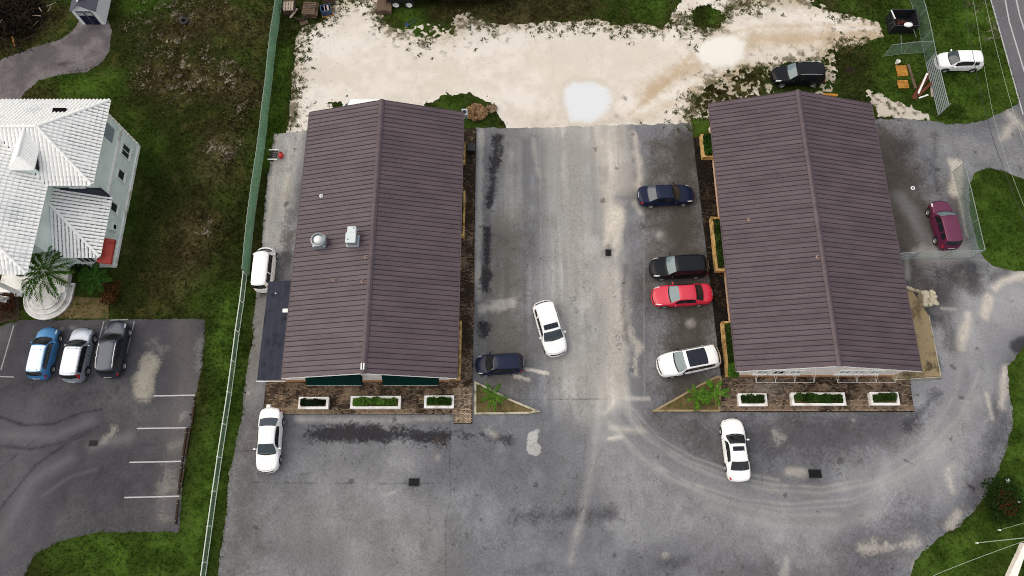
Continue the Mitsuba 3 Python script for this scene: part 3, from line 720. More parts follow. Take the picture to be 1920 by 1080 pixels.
struct('gravel_patch', contour_mesh(F2, xs2, ys2, 0.006), 'gravel')

LOT_POLY = [(-3.27, 34.32), (1.95, 34.32), (7.44, 34.54), (16.41, 34.82), (16.48, 33.26), (18.72, 33.26), (26.25, 33.26), (33.39, 35.27), (36.34, 35.27), (38.51, 35.10), (39.92, 34.76), (41.73, 34.76), (43.69, 35.21), (45.61, 36.12), (46.76, 36.80), (47.61, 37.72), (49.51, 31.02), (49.05, 27.31), (45.67, 28.99), (44.20, 29.84), (42.61, 30.21), (41.35, 29.73), (40.59, 28.35), (40.14, 25.76), (40.18, 23.73), (40.27, 21.99), (40.95, 20.87), (42.31, 20.43), (44.11, 20.38), (51.95, 20.77), (50.01, 13.76), (42.38, 13.98), (41.27, 12.95), (40.39, 11.97), (40.08, 10.22), (39.99, 8.51), (39.66, 7.25), (38.64, 5.18), (37.09, 2.85), (35.72, 1.27), (34.00, -0.16), (32.20, -1.11), (30.81, -2.05), (29.91, -3.06), (29.18, -4.45), (26.41, -17.80), (-20.08, -17.80), (-21.91, -4.27), (-21.86, -2.24), (-21.80, 0.03), (-21.96, 3.16), (-21.74, 6.00), (-21.53, 7.67), (-21.62, 9.79), (-21.49, 13.76), (-21.54, 17.90), (-21.54, 22.24), (-21.76, 25.76), (-21.84, 29.41), (-21.67, 33.65), (-18.45, 34.09), (-17.30, 31.02), (-4.81, 31.02)]
F, xs, ys, X, Y = field(LOT_POLY, -26, 54, -22, 42, 0.16, 0.12, 1.3, 9, 0.16)
struct('asphalt_lot', contour_mesh(F, xs, ys, 0.011), 'lot_asphalt')
LOTF = (F, xs, ys)
NEIGH_POLY = [(-51.46, 15.80), (-42.51, 15.48), (-40.87, 16.03), (-25.55, 16.13), (-25.33, 14.21), (-25.28, 11.97), (-25.45, 9.58), (-25.52, 6.00), (-25.51, 3.16), (-25.18, -0.66), (-28.66, -0.62), (-31.47, -0.69), (-34.09, -1.30), (-35.75, -2.17), (-36.20, -3.72), (-35.87, -8.01), (-34.73, -17.80), (-45.59, -17.80)]
F, xs, ys, X, Y = field(NEIGH_POLY, -56, -22, -16, 18, 0.16, 0.10, 1.3, 12, 0.06)
struct('neighbour_lot', contour_mesh(F, xs, ys, 0.011), 'neighbour_asphalt')
NEIF = (F, xs, ys)
DRIVE_POLY = [(-59.62, 34.32), (-58.15, 39.47), (-48.65, 41.73), (-45.80, 43.06), (-43.44, 43.98), (-42.34, 45.15), (-41.94, 46.27), (-39.15, 46.27), (-38.67, 44.78), (-38.50, 42.76), (-39.01, 41.13), (-40.26, 40.30), (-42.62, 40.00), (-44.51, 39.47), (-45.43, 38.19), (-45.96, 36.58), (-47.05, 34.88), (-49.16, 31.56)]
F, xs, ys, X, Y = field(DRIVE_POLY, -60, -36, 30, 50, 0.16, 0.15, 1.0, 14, 0.1)
struct('driveway', contour_mesh(F, xs, ys, 0.011), 'driveway_asphalt')
DRVF = (F, xs, ys)
ROAD_POLY = [(47.05, 51.94), (47.00, 48.56), (47.09, 44.28), (47.22, 39.47), (47.19, 35.89), (47.04, 26.79), (47.12, 17.90), (64.62, 17.90), (76.55, 51.94)]
F, xs, ys, X, Y = field(ROAD_POLY, 42, 70, 12, 52, 0.2, 0.08, 1.0, 15)
struct('road', contour_mesh(F, xs, ys, 0.015), 'road_asphalt')
ROADF = (F, xs, ys)


def line_sheet(pts, w, z):
    """A painted line along the points."""
    p = LineString(pts).buffer(w / 2, cap_style='flat')
    v, f = trimesh.creation.triangulate_polygon(p, engine='earcut')
    return np.hstack([v, np.full((len(v), 1), z)]), f


for pts, w in (([(48.52, 49.97), (48.23, 46.15), (48.36, 40.06)], 0.13), ([(49.57, 49.97), (49.41, 46.78), (49.50, 44.28)], 0.13), ([(47.01, 49.07), (47.07, 43.98), (47.15, 35.72)], 0.12)):
    struct('road_marking', line_sheet(pts, w, 0.019), 'marking_white')
for pts in ([(-28.81, 9.69), (-25.48, 9.75)], [(-29.70, 7.10), (-25.74, 7.16)], [(-29.83, 4.49), (-25.77, 4.57)], [(-29.78, 1.86), (-25.54, 1.96)]):
    struct('parking_line', line_sheet(pts, 0.10, 0.016), 'marking_white')
for pts in ([(-33.96, 15.94), (-34.14, 13.13)], [(-31.43, 15.94), (-31.58, 13.22)], [(-41.38, 15.57), (-41.57, 11.80)], [(-33.49, 16.03), (-31.99, 16.08)], [(-41.53, 11.27), (-40.39, 11.23)]):
    struct('parking_line', line_sheet(pts, 0.09, 0.016), 'marking_worn')


def puddle(poly, seed, bsdf, label):
    x0, y0 = np.min(poly, 0) - 0.6
    x1, y1 = np.max(poly, 0) + 0.6
    F, a, b, X, Y = field(poly, x0, x1, y0, y1, 0.08, 0.22, 0.9, seed, 0.06)
    return obj('puddle', contour_mesh(F, a, b, 0.012), bsdf, label=label, cat='puddle', kind='structure')


puddle([(5.09, 38.42), (6.00, 38.89), (7.50, 38.89), (8.97, 38.30), (9.12, 37.15), (8.27, 35.89), (7.12, 35.16), (5.65, 35.21), (5.24, 36.58)], 3, 'milky_water', 'milky white puddle beside the asphalt edge')
puddle([(17.71, 42.64), (18.50, 43.55), (19.99, 44.16), (21.29, 44.28), (22.08, 43.55), (21.73, 42.15), (20.73, 41.25), (19.20, 41.13), (18.13, 41.55)], 5, 'pale_water', 'pale puddle in the tan wheel tracks')


def sample(fld, x, y):
    F, xs, ys = fld
    i = np.clip(np.round((x - xs[0]) / (xs[1] - xs[0])).astype(int), 0, len(xs) - 1)
    j = np.clip(np.round((y - ys[0]) / (ys[1] - ys[0])).astype(int), 0, len(ys) - 1)
    inside = (x > xs[0]) & (x < xs[-1]) & (y > ys[0]) & (y < ys[-1])
    return np.where(inside, F[j, i], -9.0)


BUILT = [(-20.5, -2.6, 8, 35), (15.9, 34.6, 8, 35.2), (-55, -33.0, 17.5, 33)]
WALK_L = [(-19.96, 11.01), (-17.28, 11.01), (-17.77, 16.03), (-4.39, 34.15), (-3.27, 34.15), (-2.89, 11.01), (-3.20, 11.01), (-3.13, 7.46), (-4.61, 7.46), (-4.63, 8.17), (-19.64, 8.17)]


def grass_tufts(n, x0, x1, y0, y1, hmin, hmax):
    x, y = rng.uniform(x0, x1, n), rng.uniform(y0, y1, n)
    ok = np.ones(n, bool)
    for fl in (SANDF, LOTF, NEIF, DRVF, ROADF, (F2, xs2, ys2)):
        ok &= sample(fl, x, y) < 0.02
    for a, b, c, d in BUILT:
        ok &= ~((x > a) & (x < b) & (y > c) & (y < d))
    dens = meshkit.noise(np.stack([x * 0.7, y * 0.7, x * 0], 1), 5)
    ok &= rng.random(n) < 0.35 + 0.9 * dens
    x, y = x[ok], y[ok]
    n = len(x)
    nb = 3
    X, Y = np.repeat(x, nb), np.repeat(y, nb)
    m = n * nb
    a = rng.uniform(0, 2 * np.pi, m)
    h = rng.uniform(hmin, hmax, m)
    lean = rng.uniform(0.2, 1.1, m) * h
    w = rng.uniform(0.02, 0.05, m)
    ox, oy = rng.normal(0, 0.04, m), rng.normal(0, 0.04, m)
    bx, by = X + ox, Y + oy
    v = np.empty((m, 3, 3))
    v[:, 0] = np.stack([bx - np.sin(a) * w, by + np.cos(a) * w, np.full(m, 0.0)], 1)
    v[:, 1] = np.stack([bx + np.sin(a) * w, by - np.cos(a) * w, np.full(m, 0.0)], 1)
    v[:, 2] = np.stack([bx + np.cos(a) * lean, by + np.sin(a) * lean, h], 1)
    return v.reshape(-1, 3), np.arange(3 * m).reshape(-1, 3)


obj('grass_blades', cat([grass_tufts(120000, -52, 54, -6, 52, 0.06, 0.16), grass_tufts(9000, 4, 42, 33, 52, 0.12, 0.3), grass_tufts(5000, -26, -17, 8, 52, 0.12, 0.28)]), 'lawn_grass',
    label='short grass growing over the lawns and verges', cat='grass', kind='stuff')


def stones(n, region, smin, smax, seed):
    r = np.random.default_rng(seed)
    out = []
    base = trimesh.creation.icosahedron()
    for _ in range(n):
        x, y = region(r)
        s = r.uniform(smin, smax)
        v = base.vertices * r.uniform(0.6, 1.2, 3) * s * r.uniform(0.85, 1.15, (12, 1))
        out.append((v + [x, y, s * 0.25], base.faces))
    return cat(out)


def near_lines(lines):
    def fn(r):
        pts, w = lines[r.integers(len(lines))]
        k = r.integers(max(1, len(pts) - 1))
        a, b = np.array(pts[k]), np.array(pts[min(k + 1, len(pts) - 1)])
        q = a + (b - a) * r.random() + r.normal(0, w * 0.6, 2)
        return q[0], q[1]
    return fn




def weeds(n, seed, path=None, spread=0.9, bare=0.42, sand=True, scale=1.0):
    """Low flat weeds straying from the grass onto the sand."""
    r = np.random.default_rng(seed)
    line = LineString(SAND_RIM if path is None else path)
    V, c = [], 0
    for _ in range(n):
        q = line.interpolate(r.random(), normalized=True)
        x, y = q.x + r.normal(0, spread), q.y + r.normal(0, spread)
        if (sand and sample(SANDF, np.array([x]), np.array([y]))[0] < -0.3) or meshkit.noise(np.array([[x * 0.35, y * 0.35, 1.0]]), 2)[0] < bare:
            continue
        s = r.uniform(0.05, 0.22) * scale
        for k in range(int(5 + s * 40)):
            a = r.uniform(0, 6.283)
            l = s * r.uniform(0.5, 1.2)
            ox, oy = r.normal(0, s * 0.6, 2)
            d = np.array([math.cos(a), math.sin(a), 0])
            e = np.array([-d[1], d[0], 0]) * l * 0.28
            b = np.array([x + ox, y + oy, 0.012])
            V += [b - e, b + e, b + d * l + [0, 0, l * 0.6]]
    return np.array(V), np.arange(len(V)).reshape(-1, 3)


matte('weed_green', proc(stucco((0.045, 0.055, 0.014), (0.085, 0.075, 0.03), 1.2)))
verge = [weeds(n, 40 + i, q, 0.10, 0.45, False, 0.4) for i, (q, n) in enumerate((
    ([(40.39, 11.97), (40.08, 10.22), (39.99, 8.51), (39.66, 7.25), (38.64, 5.18), (37.09, 2.85), (35.72, 1.27), (34.00, -0.16), (32.20, -1.11), (30.81, -2.05), (29.91, -3.06)], 315),
    ([(-21.91, -4.27), (-21.86, -2.24), (-21.80, 0.03), (-21.96, 3.16), (-21.74, 6.00), (-21.53, 7.67), (-21.62, 9.79), (-21.49, 13.76), (-21.54, 17.90), (-21.54, 22.24), (-21.76, 25.76), (-21.84, 29.41), (-21.67, 33.65)], 360),
    ([(-25.55, 16.13), (-25.33, 14.21), (-25.28, 11.97), (-25.45, 9.58), (-25.52, 6.00), (-25.51, 3.16), (-25.18, -0.66), (-28.66, -0.62), (-31.47, -0.69), (-34.09, -1.30), (-35.75, -2.17), (-36.20, -3.72)], 315),
    ([(33.39, 35.27), (38.51, 35.10), (41.73, 34.76), (45.61, 36.12)], 135), ([(45.67, 28.99), (42.61, 30.21), (40.59, 28.35), (40.27, 21.99), (42.31, 20.43)], 180),
    ([(-39.01, 41.13), (-42.62, 40.00), (-45.43, 38.19)], 72), ([(-48.65, 41.73), (-43.44, 43.98), (-41.94, 46.27)], 72)))]
obj('verge_weeds', cat(verge), 'lawn_grass', label='grass spilling over the edges of the asphalt', cat='grass', kind='stuff')
obj('sand_weeds', weeds(2600, 17), 'weed_green', label='low weeds straying from the grass onto the pale sand', cat='weeds', kind='stuff')
obj('limestone_rubble', stones(420, near_lines([(p, w * 1.6) for p, w in RUBBLE]), 0.015, 0.05, 3), 'rough_stone', label='pale limestone rubble scattered through the worn left lawn', cat='rubble', kind='stuff')

# ---------------------------------------------------------------- paved walkways with kerbs
def leafcol(r, n, a, b):
    t = r.random((n, 1))
    return np.array(a) * (1 - t) + np.array(b) * t


def walkway(poly, label_key, tone, seed, lx=0.20, ly=0.10):
    pg = Polygon(poly).buffer(0)
    k = key_for('paved_walkway')
    v, f = prism(list(pg.exterior.coords)[:-1], -0.05, 0.105)
    scene[k] = mikit.ply((v, f), 'paver_joint')
    tag(k, kind='structure')
    r = np.random.default_rng(seed)
    x0, y0, x1, y1 = pg.bounds
    inner = pg.buffer(-0.02)
    xs, ys = [], []
    row = 0
    y = y0
    while y < y1:
        xx = np.arange(x0 + (row % 2) * lx / 2, x1, lx)
        xs.append(xx)
        ys.append(np.full(len(xx), y))
        y += ly
        row += 1
    xs, ys = np.concatenate(xs), np.concatenate(ys)
    ok = shapely.contains_xy(inner, xs, ys)
    xs, ys = xs[ok], ys[ok]
    n = len(xs)
    hz = 0.118 + r.normal(0, 0.004, n)
    a, b = lx / 2 - 0.008, ly / 2 - 0.008
    dx = np.array([-a, a, a, -a, -a + .006, a - .006, a - .006, -a + .006])
    dy = np.array([-b, -b, b, b, -b + .006, -b + .006, b - .006, b - .006])
    V = np.stack([xs[:, None] + dx, ys[:, None] + dy, np.concatenate([np.full((n, 4), 0.09), np.repeat(hz[:, None], 4, 1)], 1)], -1).reshape(-1, 3)
    q = np.array([[0, 1, 5, 4], [1, 2, 6, 5], [2, 3, 7, 6], [3, 0, 4, 7], [4, 5, 6, 7]])
    Fq = (np.arange(n)[:, None, None] * 8 + q).reshape(-1, 4)
    C = np.repeat(tone(xs, ys, r), 8, 0)
    kk = key_for('pavers', k)
    scene[kk] = mikit.ply((V, Fq), 'vertex_tint', color=np.clip(C, 0.01, 0.9))
    tag(kk, kind='stuff')
    return k


def tone_left(x, y, r):
    f = nfbm(x, y, 0.7, 4, 3)
    g = nfbm(x, y, 2.2, 3, 4)
    n = len(x)
    front = np.clip((8.9 - y) / 0.3, 0, 1) * (y < 9)
    east = (x > -5.2) & (y > 10.6)
    t = np.clip(0.36 + 1.7 * f + 1.5 * g + 0.38 * front - 0.22 * east + r.normal(0, 0.25, n), 0, 1)[:, None]
    c = np.array([0.045, 0.032, 0.024]) * (1 - t) + np.array([0.32, 0.235, 0.165]) * t
    patch = ((x > -4.7) & (y < 10.4))[:, None] * np.clip(r.normal(0.45, 0.35, n), 0, 1)[:, None]
    return c * (1 - patch) + np.array([0.46, 0.36, 0.26]) * patch


def tone_right(x, y, r):
    f = nfbm(x, y, 0.6, 4, 8)
    g = nfbm(x, y, 2.2, 3, 9)
    n = len(x)
    front = np.clip((9.4 - y) / 0.35, 0, 1) * (y < 9.7)
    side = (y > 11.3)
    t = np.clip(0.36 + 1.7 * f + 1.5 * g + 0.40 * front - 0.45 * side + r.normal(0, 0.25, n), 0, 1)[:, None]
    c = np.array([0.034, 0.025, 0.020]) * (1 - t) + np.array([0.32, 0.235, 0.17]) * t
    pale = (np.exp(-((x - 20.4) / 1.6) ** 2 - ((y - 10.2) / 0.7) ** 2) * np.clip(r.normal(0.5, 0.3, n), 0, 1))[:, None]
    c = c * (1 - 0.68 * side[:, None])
    return c * (1 - pale) + np.array([0.36, 0.33, 0.29]) * pale


walkway([(-19.85, 8.22), (-4.62, 8.22), (-4.62, 7.48), (-3.17, 7.48), (-3.2, 10.9), (-3.27, 34.2), (-5.4, 34.2), (-5.4, 11.6), (-19.85, 11.6)], 'left', tone_left, 11)
walkway([(16.55, 8.40), (32.05, 8.40), (32.15, 11.5), (18.3, 11.7), (18.3, 33.3), (16.5, 33.3), (16.95, 11.4), (16.95, 10.5), (16.6, 10.3)], 'right', tone_right, 12)


# ---------------------------------------------------------------- the two brown-roofed buildings
def gable_mesh(x0, x1, rx, y, t, z0, he, hr):
    """A gabled end wall t thick standing at y, following the roof's underside."""
    pts = [(x0, z0), (x1, z0), (x1, he), (rx, hr), (x0, he)]
    m = trimesh.creation.extrude_polygon(Polygon(pts), t, engine='earcut')
    v = m.vertices
    return np.stack([v[:, 0], y + v[:, 2], v[:, 1]], 1), m.faces[:, ::-1]


def panel_mesh(y0, w, xe, ze, xr, zr):
    """One roof sheet from the eave (xe, ze) to the ridge (xr, zr), its south edge folded up into a rib."""
    prof = [(0.0, 0.0), (0.008, 0.03), (0.034, 0.03), (0.042, 0.0), (w - 0.045, 0.0), (w - 0.042, -0.03), (0.0, -0.03)]
    v = [(x, y0 + a, z + b) for x, z in ((xe, ze), (xr, zr)) for a, b in prof]
    n = len(prof)
    f = []
    for i in range(n):
        j = (i + 1) % n
        f += [[i, j, j + n], [i, j + n, i + n]]
    f += [[0, i + 1, i] for i in range(1, n - 1)] + [[n, n + i, n + i + 1] for i in range(1, n - 1)]
    f = np.array(f)
    return np.array(v), (f if xe > xr else f[:, ::-1])


def building(label, rx0, rx1, ry0, ry1, rx, he, hr, wx0, wx1, wy0, wy1, npan, west_mat):
    b = thing('gabled_building', label, 'building')
    und = lambda x: hr - (hr - he) * (abs(x - rx) / ((rx - rx0) if x < rx else (rx1 - rx))) - 0.10  # noqa: E731
    k = obj('wall', gable_mesh(wx0, wx1, rx, wy0, 0.2, 0, und(wx0), hr - 0.10), 'cream_stucco', b)
    obj('wall', gable_mesh(wx0, wx1, rx, wy1 - 0.2, 0.2, 0, und(wx0), hr - 0.10), 'cream_stucco', b)
    obj('wall', box(wx0, wx0 + 0.2, wy0 + 0.2, wy1 - 0.2, 0, und(wx0)), west_mat, b)
    obj('wall', box(wx1 - 0.2, wx1, wy0 + 0.2, wy1 - 0.2, 0, und(wx1)), west_mat, b)
    obj('dado', cat([box(wx0 - 0.03, wx1 + 0.03, wy0 - 0.05, wy0, 0.05, 0.75, 0.01)]), 'tan_stucco', b)
    # roof: deck, sheets, ridge cap, barge boards, gutters
    th = 0.10
    dv, df = [], []
    for y in (ry0 + 0.02, ry1 - 0.02):
        dv += [(rx0 + 0.03, y, he - th), (rx0 + 0.03, y, he - 0.035), (rx, y, hr - 0.035), (rx1 - 0.03, y, he - 0.035), (rx1 - 0.03, y, he - th), (rx, y, hr - th)]
    for i in range(6):
        j = (i + 1) % 6
        df += [[i, i + 6, j + 6], [i, j + 6, j]]
    for o, s in ((0, 1), (6, -1)):
        for t in ((0, 1, 2), (0, 2, 5), (5, 2, 3), (5, 3, 4)):
            df.append([o + t[0], o + t[1], o + t[2]][::s])
    roof = obj('roof', (np.array(dv), np.array(df)), 'dark_roofing', b)
    w = (ry1 - ry0) / npan
    for side in (0, 1):
        xe = (rx0, rx1)[side]
        for i in range(npan):
            dz = rng.normal(0, 0.004)
            obj('panel', panel_mesh(ry0 + i * w, w, xe, he + dz, rx, hr + dz), 'brown_roof', roof)
    s = (hr - he) / (rx - rx0)
    cap = [(-0.22, -0.22 * s + 0.012), (-0.05, 0.055), (0.05, 0.055), (0.22, -0.22 * s + 0.012), (0.22, -0.22 * s + 0.0), (-0.22, -0.22 * s + 0.0)]
    m = trimesh.creation.extrude_polygon(Polygon([(a, c + 0.05) for a, c in cap]), ry1 - ry0 + 0.06, engine='earcut')
    obj('ridge_cap', (np.stack([m.vertices[:, 0] + rx, m.vertices[:, 2] + ry0 - 0.03, m.vertices[:, 1] + hr], 1), m.faces[:, ::-1]), 'brown_roof', roof)
    obj('gutter', box(rx0 - 0.09, rx0 - 0.003, ry0, ry1, he - 0.12, he - 0.02, 0.015), 'brown_roof', roof)
    obj('gutter', box(rx1 + 0.003, rx1 + 0.09, ry0, ry1, he - 0.12, he - 0.02, 0.015), 'brown_roof', roof)
    for yb in (ry0 - 0.028, ry1 + 0.003):
        obj('barge_board', cat([plank([rx0, yb + 0.0125, he - 0.08], [rx, yb + 0.0125, hr - 0.08], 0.025, 0.15), plank([rx, yb + 0.0125, hr - 0.08], [rx1, yb + 0.0125, he - 0.08], 0.025, 0.15)]), 'white_metal' if yb < ry1 else 'brown_roof', roof)
    return b, roof


LB, LROOF = building('long building with dark green awnings and two steel vents on its brown metal roof', -17.54, -4.22, 10.45, 33.82, -10.95, 3.4, 5.25, -16.9, -5.0, 10.85, 33.4, 57, 'cream_stucco')
matte('peach_stucco', proc(stucco((0.62, 0.43, 0.29), (0.45, 0.27, 0.16), 1.6)))
RB, RROOF = building('long brown-roofed building with bare white awning frames, beside the concrete platform', 17.18, 31.30, 10.98, 34.7, 24.2, 3.4, 5.3, 18.0, 30.6, 11.25, 34.2, 57, 'peach_stucco')


def window(holder, x, y, z, w, h, pane='window_pane', frame='white_metal', face='s', bars=1):
    """A framed window proud of a wall that faces south ('s') or east ('e')."""
    fr = [box(-w / 2, w / 2, -0.05, 0.02, -h / 2, -h / 2 + 0.13), box(-w / 2, w / 2, -0.05, 0.02, h / 2 - 0.13, h / 2), box(-w / 2, -w / 2 + 0.13, -0.05, 0.02, -h / 2 + 0.13, h / 2 - 0.13), box(w / 2 - 0.13, w / 2, -0.05, 0.02, -h / 2 + 0.07, h / 2 - 0.07)]
    for i in range(bars):
        u = -w / 2 + w * (i + 1) / (bars + 1)
        fr.append(box(u - 0.035, u + 0.035, -0.045, 0.015, -h / 2 + 0.07, h / 2 - 0.07))
    sill = box(-w / 2 - 0.08, w / 2 + 0.08, -0.12, -0.052, -h / 2 - 0.08, -h / 2 - 0.002, 0.01)
    gl = box(-w / 2 + 0.06, w / 2 - 0.06, -0.02, -0.008, -h / 2 + 0.06, h / 2 - 0.06)
    rz = 0 if face == 's' else math.pi / 2
    k = obj('window', move(cat(fr), x, y, z, rz), frame, holder)
    obj('pane', move(gl, x, y, z, rz), pane, k)
    obj('sill', move(sill, x, y, z, rz), frame, k)


for (x, _), pn in zip(((19.63, 11.18), (20.93, 11.18), (22.23, 11.18), (26.08, 11.18), (27.21, 11.18), (28.47, 11.18)), ('sky_pane', 'black_void', 'sky_pane', 'sky_pane', 'sky_pane', 'sky_pane')):
    window(RB, x, 11.23, 1.95, 1.05, 1.25, pn, bars=1)
for xa, xb in (((18.96, 10.47)[0], (23.44, 10.55)[0]), ((25.27, 10.55)[0], (29.78, 10.55)[0])):
    k = thing('pipe_awning', ('bare white pipe awning frame on the front wall, ' + ('left' if xa < 22 else 'right') + ' of the two'), 'awning frame', 'awning frames without canvas')
    yb, yw = 10.35, 11.22
    obj('front_bar', bar([xa, yb, 2.25], [xb, yb, 2.25], 0.015), 'white_metal', k)
    obj('wall_bar', bar([xa, yw - 0.02, 3.0], [xb, yw - 0.02, 3.0], 0.014), 'white_metal', k)
    for t in np.linspace(0, 1, 4):
        x = xa + (xb - xa) * t
        obj('arm', bar([x, yw - 0.02, 3.0], [x, yb, 2.25], 0.012), 'white_metal', k)
        obj('brace', bar([x, yw - 0.02, 2.25], [x, yb, 2.25], 0.010), 'white_metal', k)

for i, (xa, xb) in enumerate((((-15.92, 10.15)[0], (-11.67, 10.19)[0]), ((-10.01, 10.19)[0], (-5.71, 10.19)[0]))):
    k = thing('awning', 'dark green canvas awning over the front wall, ' + ('left' if i == 0 else 'right') + ' of the pair', 'awning', 'dark green awnings')
    n = 14
    yt, yb, zt, zb = 10.80, 10.13, 3.12, 2.25
    xs = np.linspace(xa, xb, n)
    sag = 0.03 * np.sin(np.linspace(0, 3 * math.pi, n)) ** 2
    top = np.stack([xs, np.full(n, yt), np.full(n, zt)], 1)
    mid = np.stack([xs, np.full(n, (yt + yb) / 2), (zt + zb) / 2 - sag], 1)
    bot = np.stack([xs, np.full(n, yb), np.full(n, zb)], 1)
    val = bot - [0, -0.01, 0.22]
    V = np.vstack([top, mid, bot, val])
    Fa = [[r * n + c, r * n + c + 1, (r + 1) * n + c + 1, (r + 1) * n + c] for r in range(3) for c in range(n - 1)]
    obj('canvas', cat([(V, np.array(Fa)), (V + [0, 0.004, -0.012], np.array(Fa)[:, ::-1])]), 'awning_canvas', k)
    for x in (xa, xb):
        obj('side_flap', cat([(np.array([[x, yt, zt], [x, yb, zb], [x, yb + 0.01, zb - 0.22], [x, yt, zb - 0.22]]), np.array([[0, 1, 2, 3]])), (np.array([[x + .01, yt, zt], [x + .01, yb, zb], [x + .01, yb + 0.01, zb - 0.22], [x + .01, yt, zb - 0.22]]), np.array([[3, 2, 1, 0]]))]), 'awning_canvas', k)
    obj('front_bar', bar([xa, yb, zb - 0.02], [xb, yb, zb - 0.02], 0.02), 'white_metal', k)

# lean-to on the west side of the left building
an = obj('annex', cat([box(-19.45, -19.3, 10.86, 18.3, 0, 2.5), box(-19.3, -16.95, 18.1, 18.3, 0, 2.6)]), 'cream_stucco', LB)
obj('front_wall', box(-19.45, -16.93, 10.85, 11.0, 0, 2.55), 'cream_stucco', an)
obj('dado', box(-19.48, -16.94, 10.8, 10.847, 0.05, 0.7), 'tan_stucco', an)
nx = 9
xs = np.linspace(-19.72, -17.35, nx)
zz = np.linspace(2.55, 3.05, nx)
wav = 0.035 * (np.arange(nx) % 2)
V = np.vstack([np.stack([xs, np.full(nx, y), zz + wav], 1) for y in (10.42, 18.5)] + [np.stack([xs, np.full(nx, y), zz + wav - 0.03], 1) for y in (10.42, 18.5)])
Fa = [[i, i + 1, i + nx + 1, i + nx] for i in range(nx - 1)] + [[2 * nx + i + nx, 2 * nx + i + nx + 1, 2 * nx + i + 1, 2 * nx + i] for i in range(nx - 1)]
obj('roof', (V, np.array(Fa)), 'dark_roofing', an)
obj('fascia', box(-19.74, -17.5, 10.36, 10.415, 2.38, 2.62), 'white_metal', an)
obj('wall_box', box(-18.1, -17.55, 15.75, 16.05, 2.98, 3.22, 0.02), 'white_metal', thing('rooftop_box', 'small white box lying on the dark lean-to roof', 'box'))
obj('lump', move(trimesh.creation.icosphere(1, 0.07), *(-18.90, 17.42), 2.9), 'white_metal', thing('roof_float', 'tiny white ball on the upper end of the lean-to roof', 'ball'))


def roof_z(x, rx=-10.95, he=3.4, hr=5.25, half=6.66):
    return hr - (hr - he) * abs(x - rx) / half


# rooftop equipment on the left building
mat('duct_paint', (0.56, 0.61, 0.63), 0.5)
x, y = (-12.54, 20.97)
k = thing('air_handler', 'tall pale steel ventilation box nearest the ridge of the left building', 'roof vent')
z = roof_z(x)
obj('housing', box(x - 0.38, x + 0.38, y - 0.30, y + 0.55, z - 0.25, z + 0.95, 0.02), 'galvanised', k)
obj('hood', box(x - 0.40, x + 0.40, y - 0.38, y + 0.45, z + 0.953, z + 1.05, 0.02), 'duct_paint', k)
obj('duct', box(x - 0.30, x + 0.36, y + 0.452, y + 1.0, z + 0.55, z + 1.04, 0.02), 'duct_paint', k)
obj('curb', box(x - 0.5, x + 0.5, y - 0.36, y + 0.62, z - 0.3, z + 0.18, 0.02), 'galvanised', k)
obj('cap_bolt', move(trimesh.creation.cylinder(0.05, 0.03, sections=8), x - 0.2, y - 0.1, z + 1.065), 'cast_iron', k)
obj('cap_bolt', move(trimesh.creation.cylinder(0.05, 0.03, sections=8), x + 0.2, y + 0.85, z + 1.055), 'cast_iron', k)
x, y = (-15.35, 21.26)
z = roof_z(x)
k = thing('exhaust_fan', 'round domed exhaust fan on a square steel base', 'exhaust fan')
obj('curb', box(x - 0.5, x + 0.5, y - 0.5, y + 0.5, z - 0.3, z + 0.5, 0.02), 'galvanised', k)
obj('wind_band', move(revolve([(0.46, 0), (0.56, 0.03), (0.57, 0.34), (0.52, 0.36), (0.51, 0.06), (0.46, 0.02)], 24), x, y, z + 0.504), 'galvanised', k)
obj('dome', move(revolve([(0, 0.52), (0.13, 0.51), (0.25, 0.45), (0.33, 0.34), (0.34, 0.2), (0.34, 0.0), (0, 0.0)], 20), x, y, z + 0.51), 'white_metal', k)
obj('bracket', bar([x + 0.5, y - 0.42, z - 0.2], [x + 0.5, y + 0.2, z + 0.35], 0.03), 'galvanised', k)
mat('pink_rubber', (0.30, 0.20, 0.18), 0.6)
PIPES = [((-15.68, 25.50), -1, 'white vent cap alone near the north end of the left roof'), ((-13.90, 18.00), -1, 'copper pipe collar lowest on the left roof slope'), ((-11.50, 17.66), -1, 'copper pipe collar beside the ridge of the left roof, the southern one'), ((-11.33, 19.65), -1, 'copper pipe collar beside the ridge below the steel vent box'),
         ((19.27, 23.35), 1, 'copper pipe collar lower on the right building roof'), ((23.80, 19.63), 1, 'copper pipe collar near the ridge of the right building')]
for (x, y), s, lab in PIPES:
    z = roof_z(x) if s < 0 else roof_z(x, 24.2, 3.4, 5.3, 7.05)
    k = thing('vent_pipe', lab, 'vent pipe', None)
    obj('collar', move(revolve([(0.15, -0.03), (0.16, 0.06), (0.09, 0.12), (0.07, 0.1), (0.07, -0.03)], 12), x, y, z), 'white_metal' if 'cap' in lab else 'pink_rubber', k)
    obj('pipe', move(trimesh.creation.cylinder(0.05, 0.3, sections=10), x, y, z + 0.08), 'white_metal' if 'cap' in lab else 'bark', k)
x, y = (-11.02, 10.96)
k = thing('ridge_bracket', 'white metal bracket at the south end of the left ridge', 'bracket')
for d in (-0.09, 0.09):
    obj('clip', box(x + d - 0.05, x + d + 0.05, y - 0.25, y + 0.25, 5.28, 5.37, 0.01), 'white_metal', k)
k = thing('condenser', 'grey metal box fixed at the northeast corner of the left building', 'condenser')
x, y = (-4.18, 34.17)
obj('case', box(x - 0.25, x + 0.28, y - 0.3, y + 0.35, 2.2, 2.85, 0.03), 'galvanised', k)
obj('fan_grille', move(trimesh.creation.cylinder(0.2, 0.02, sections=16), x, y, 2.862), 'cast_iron', k)
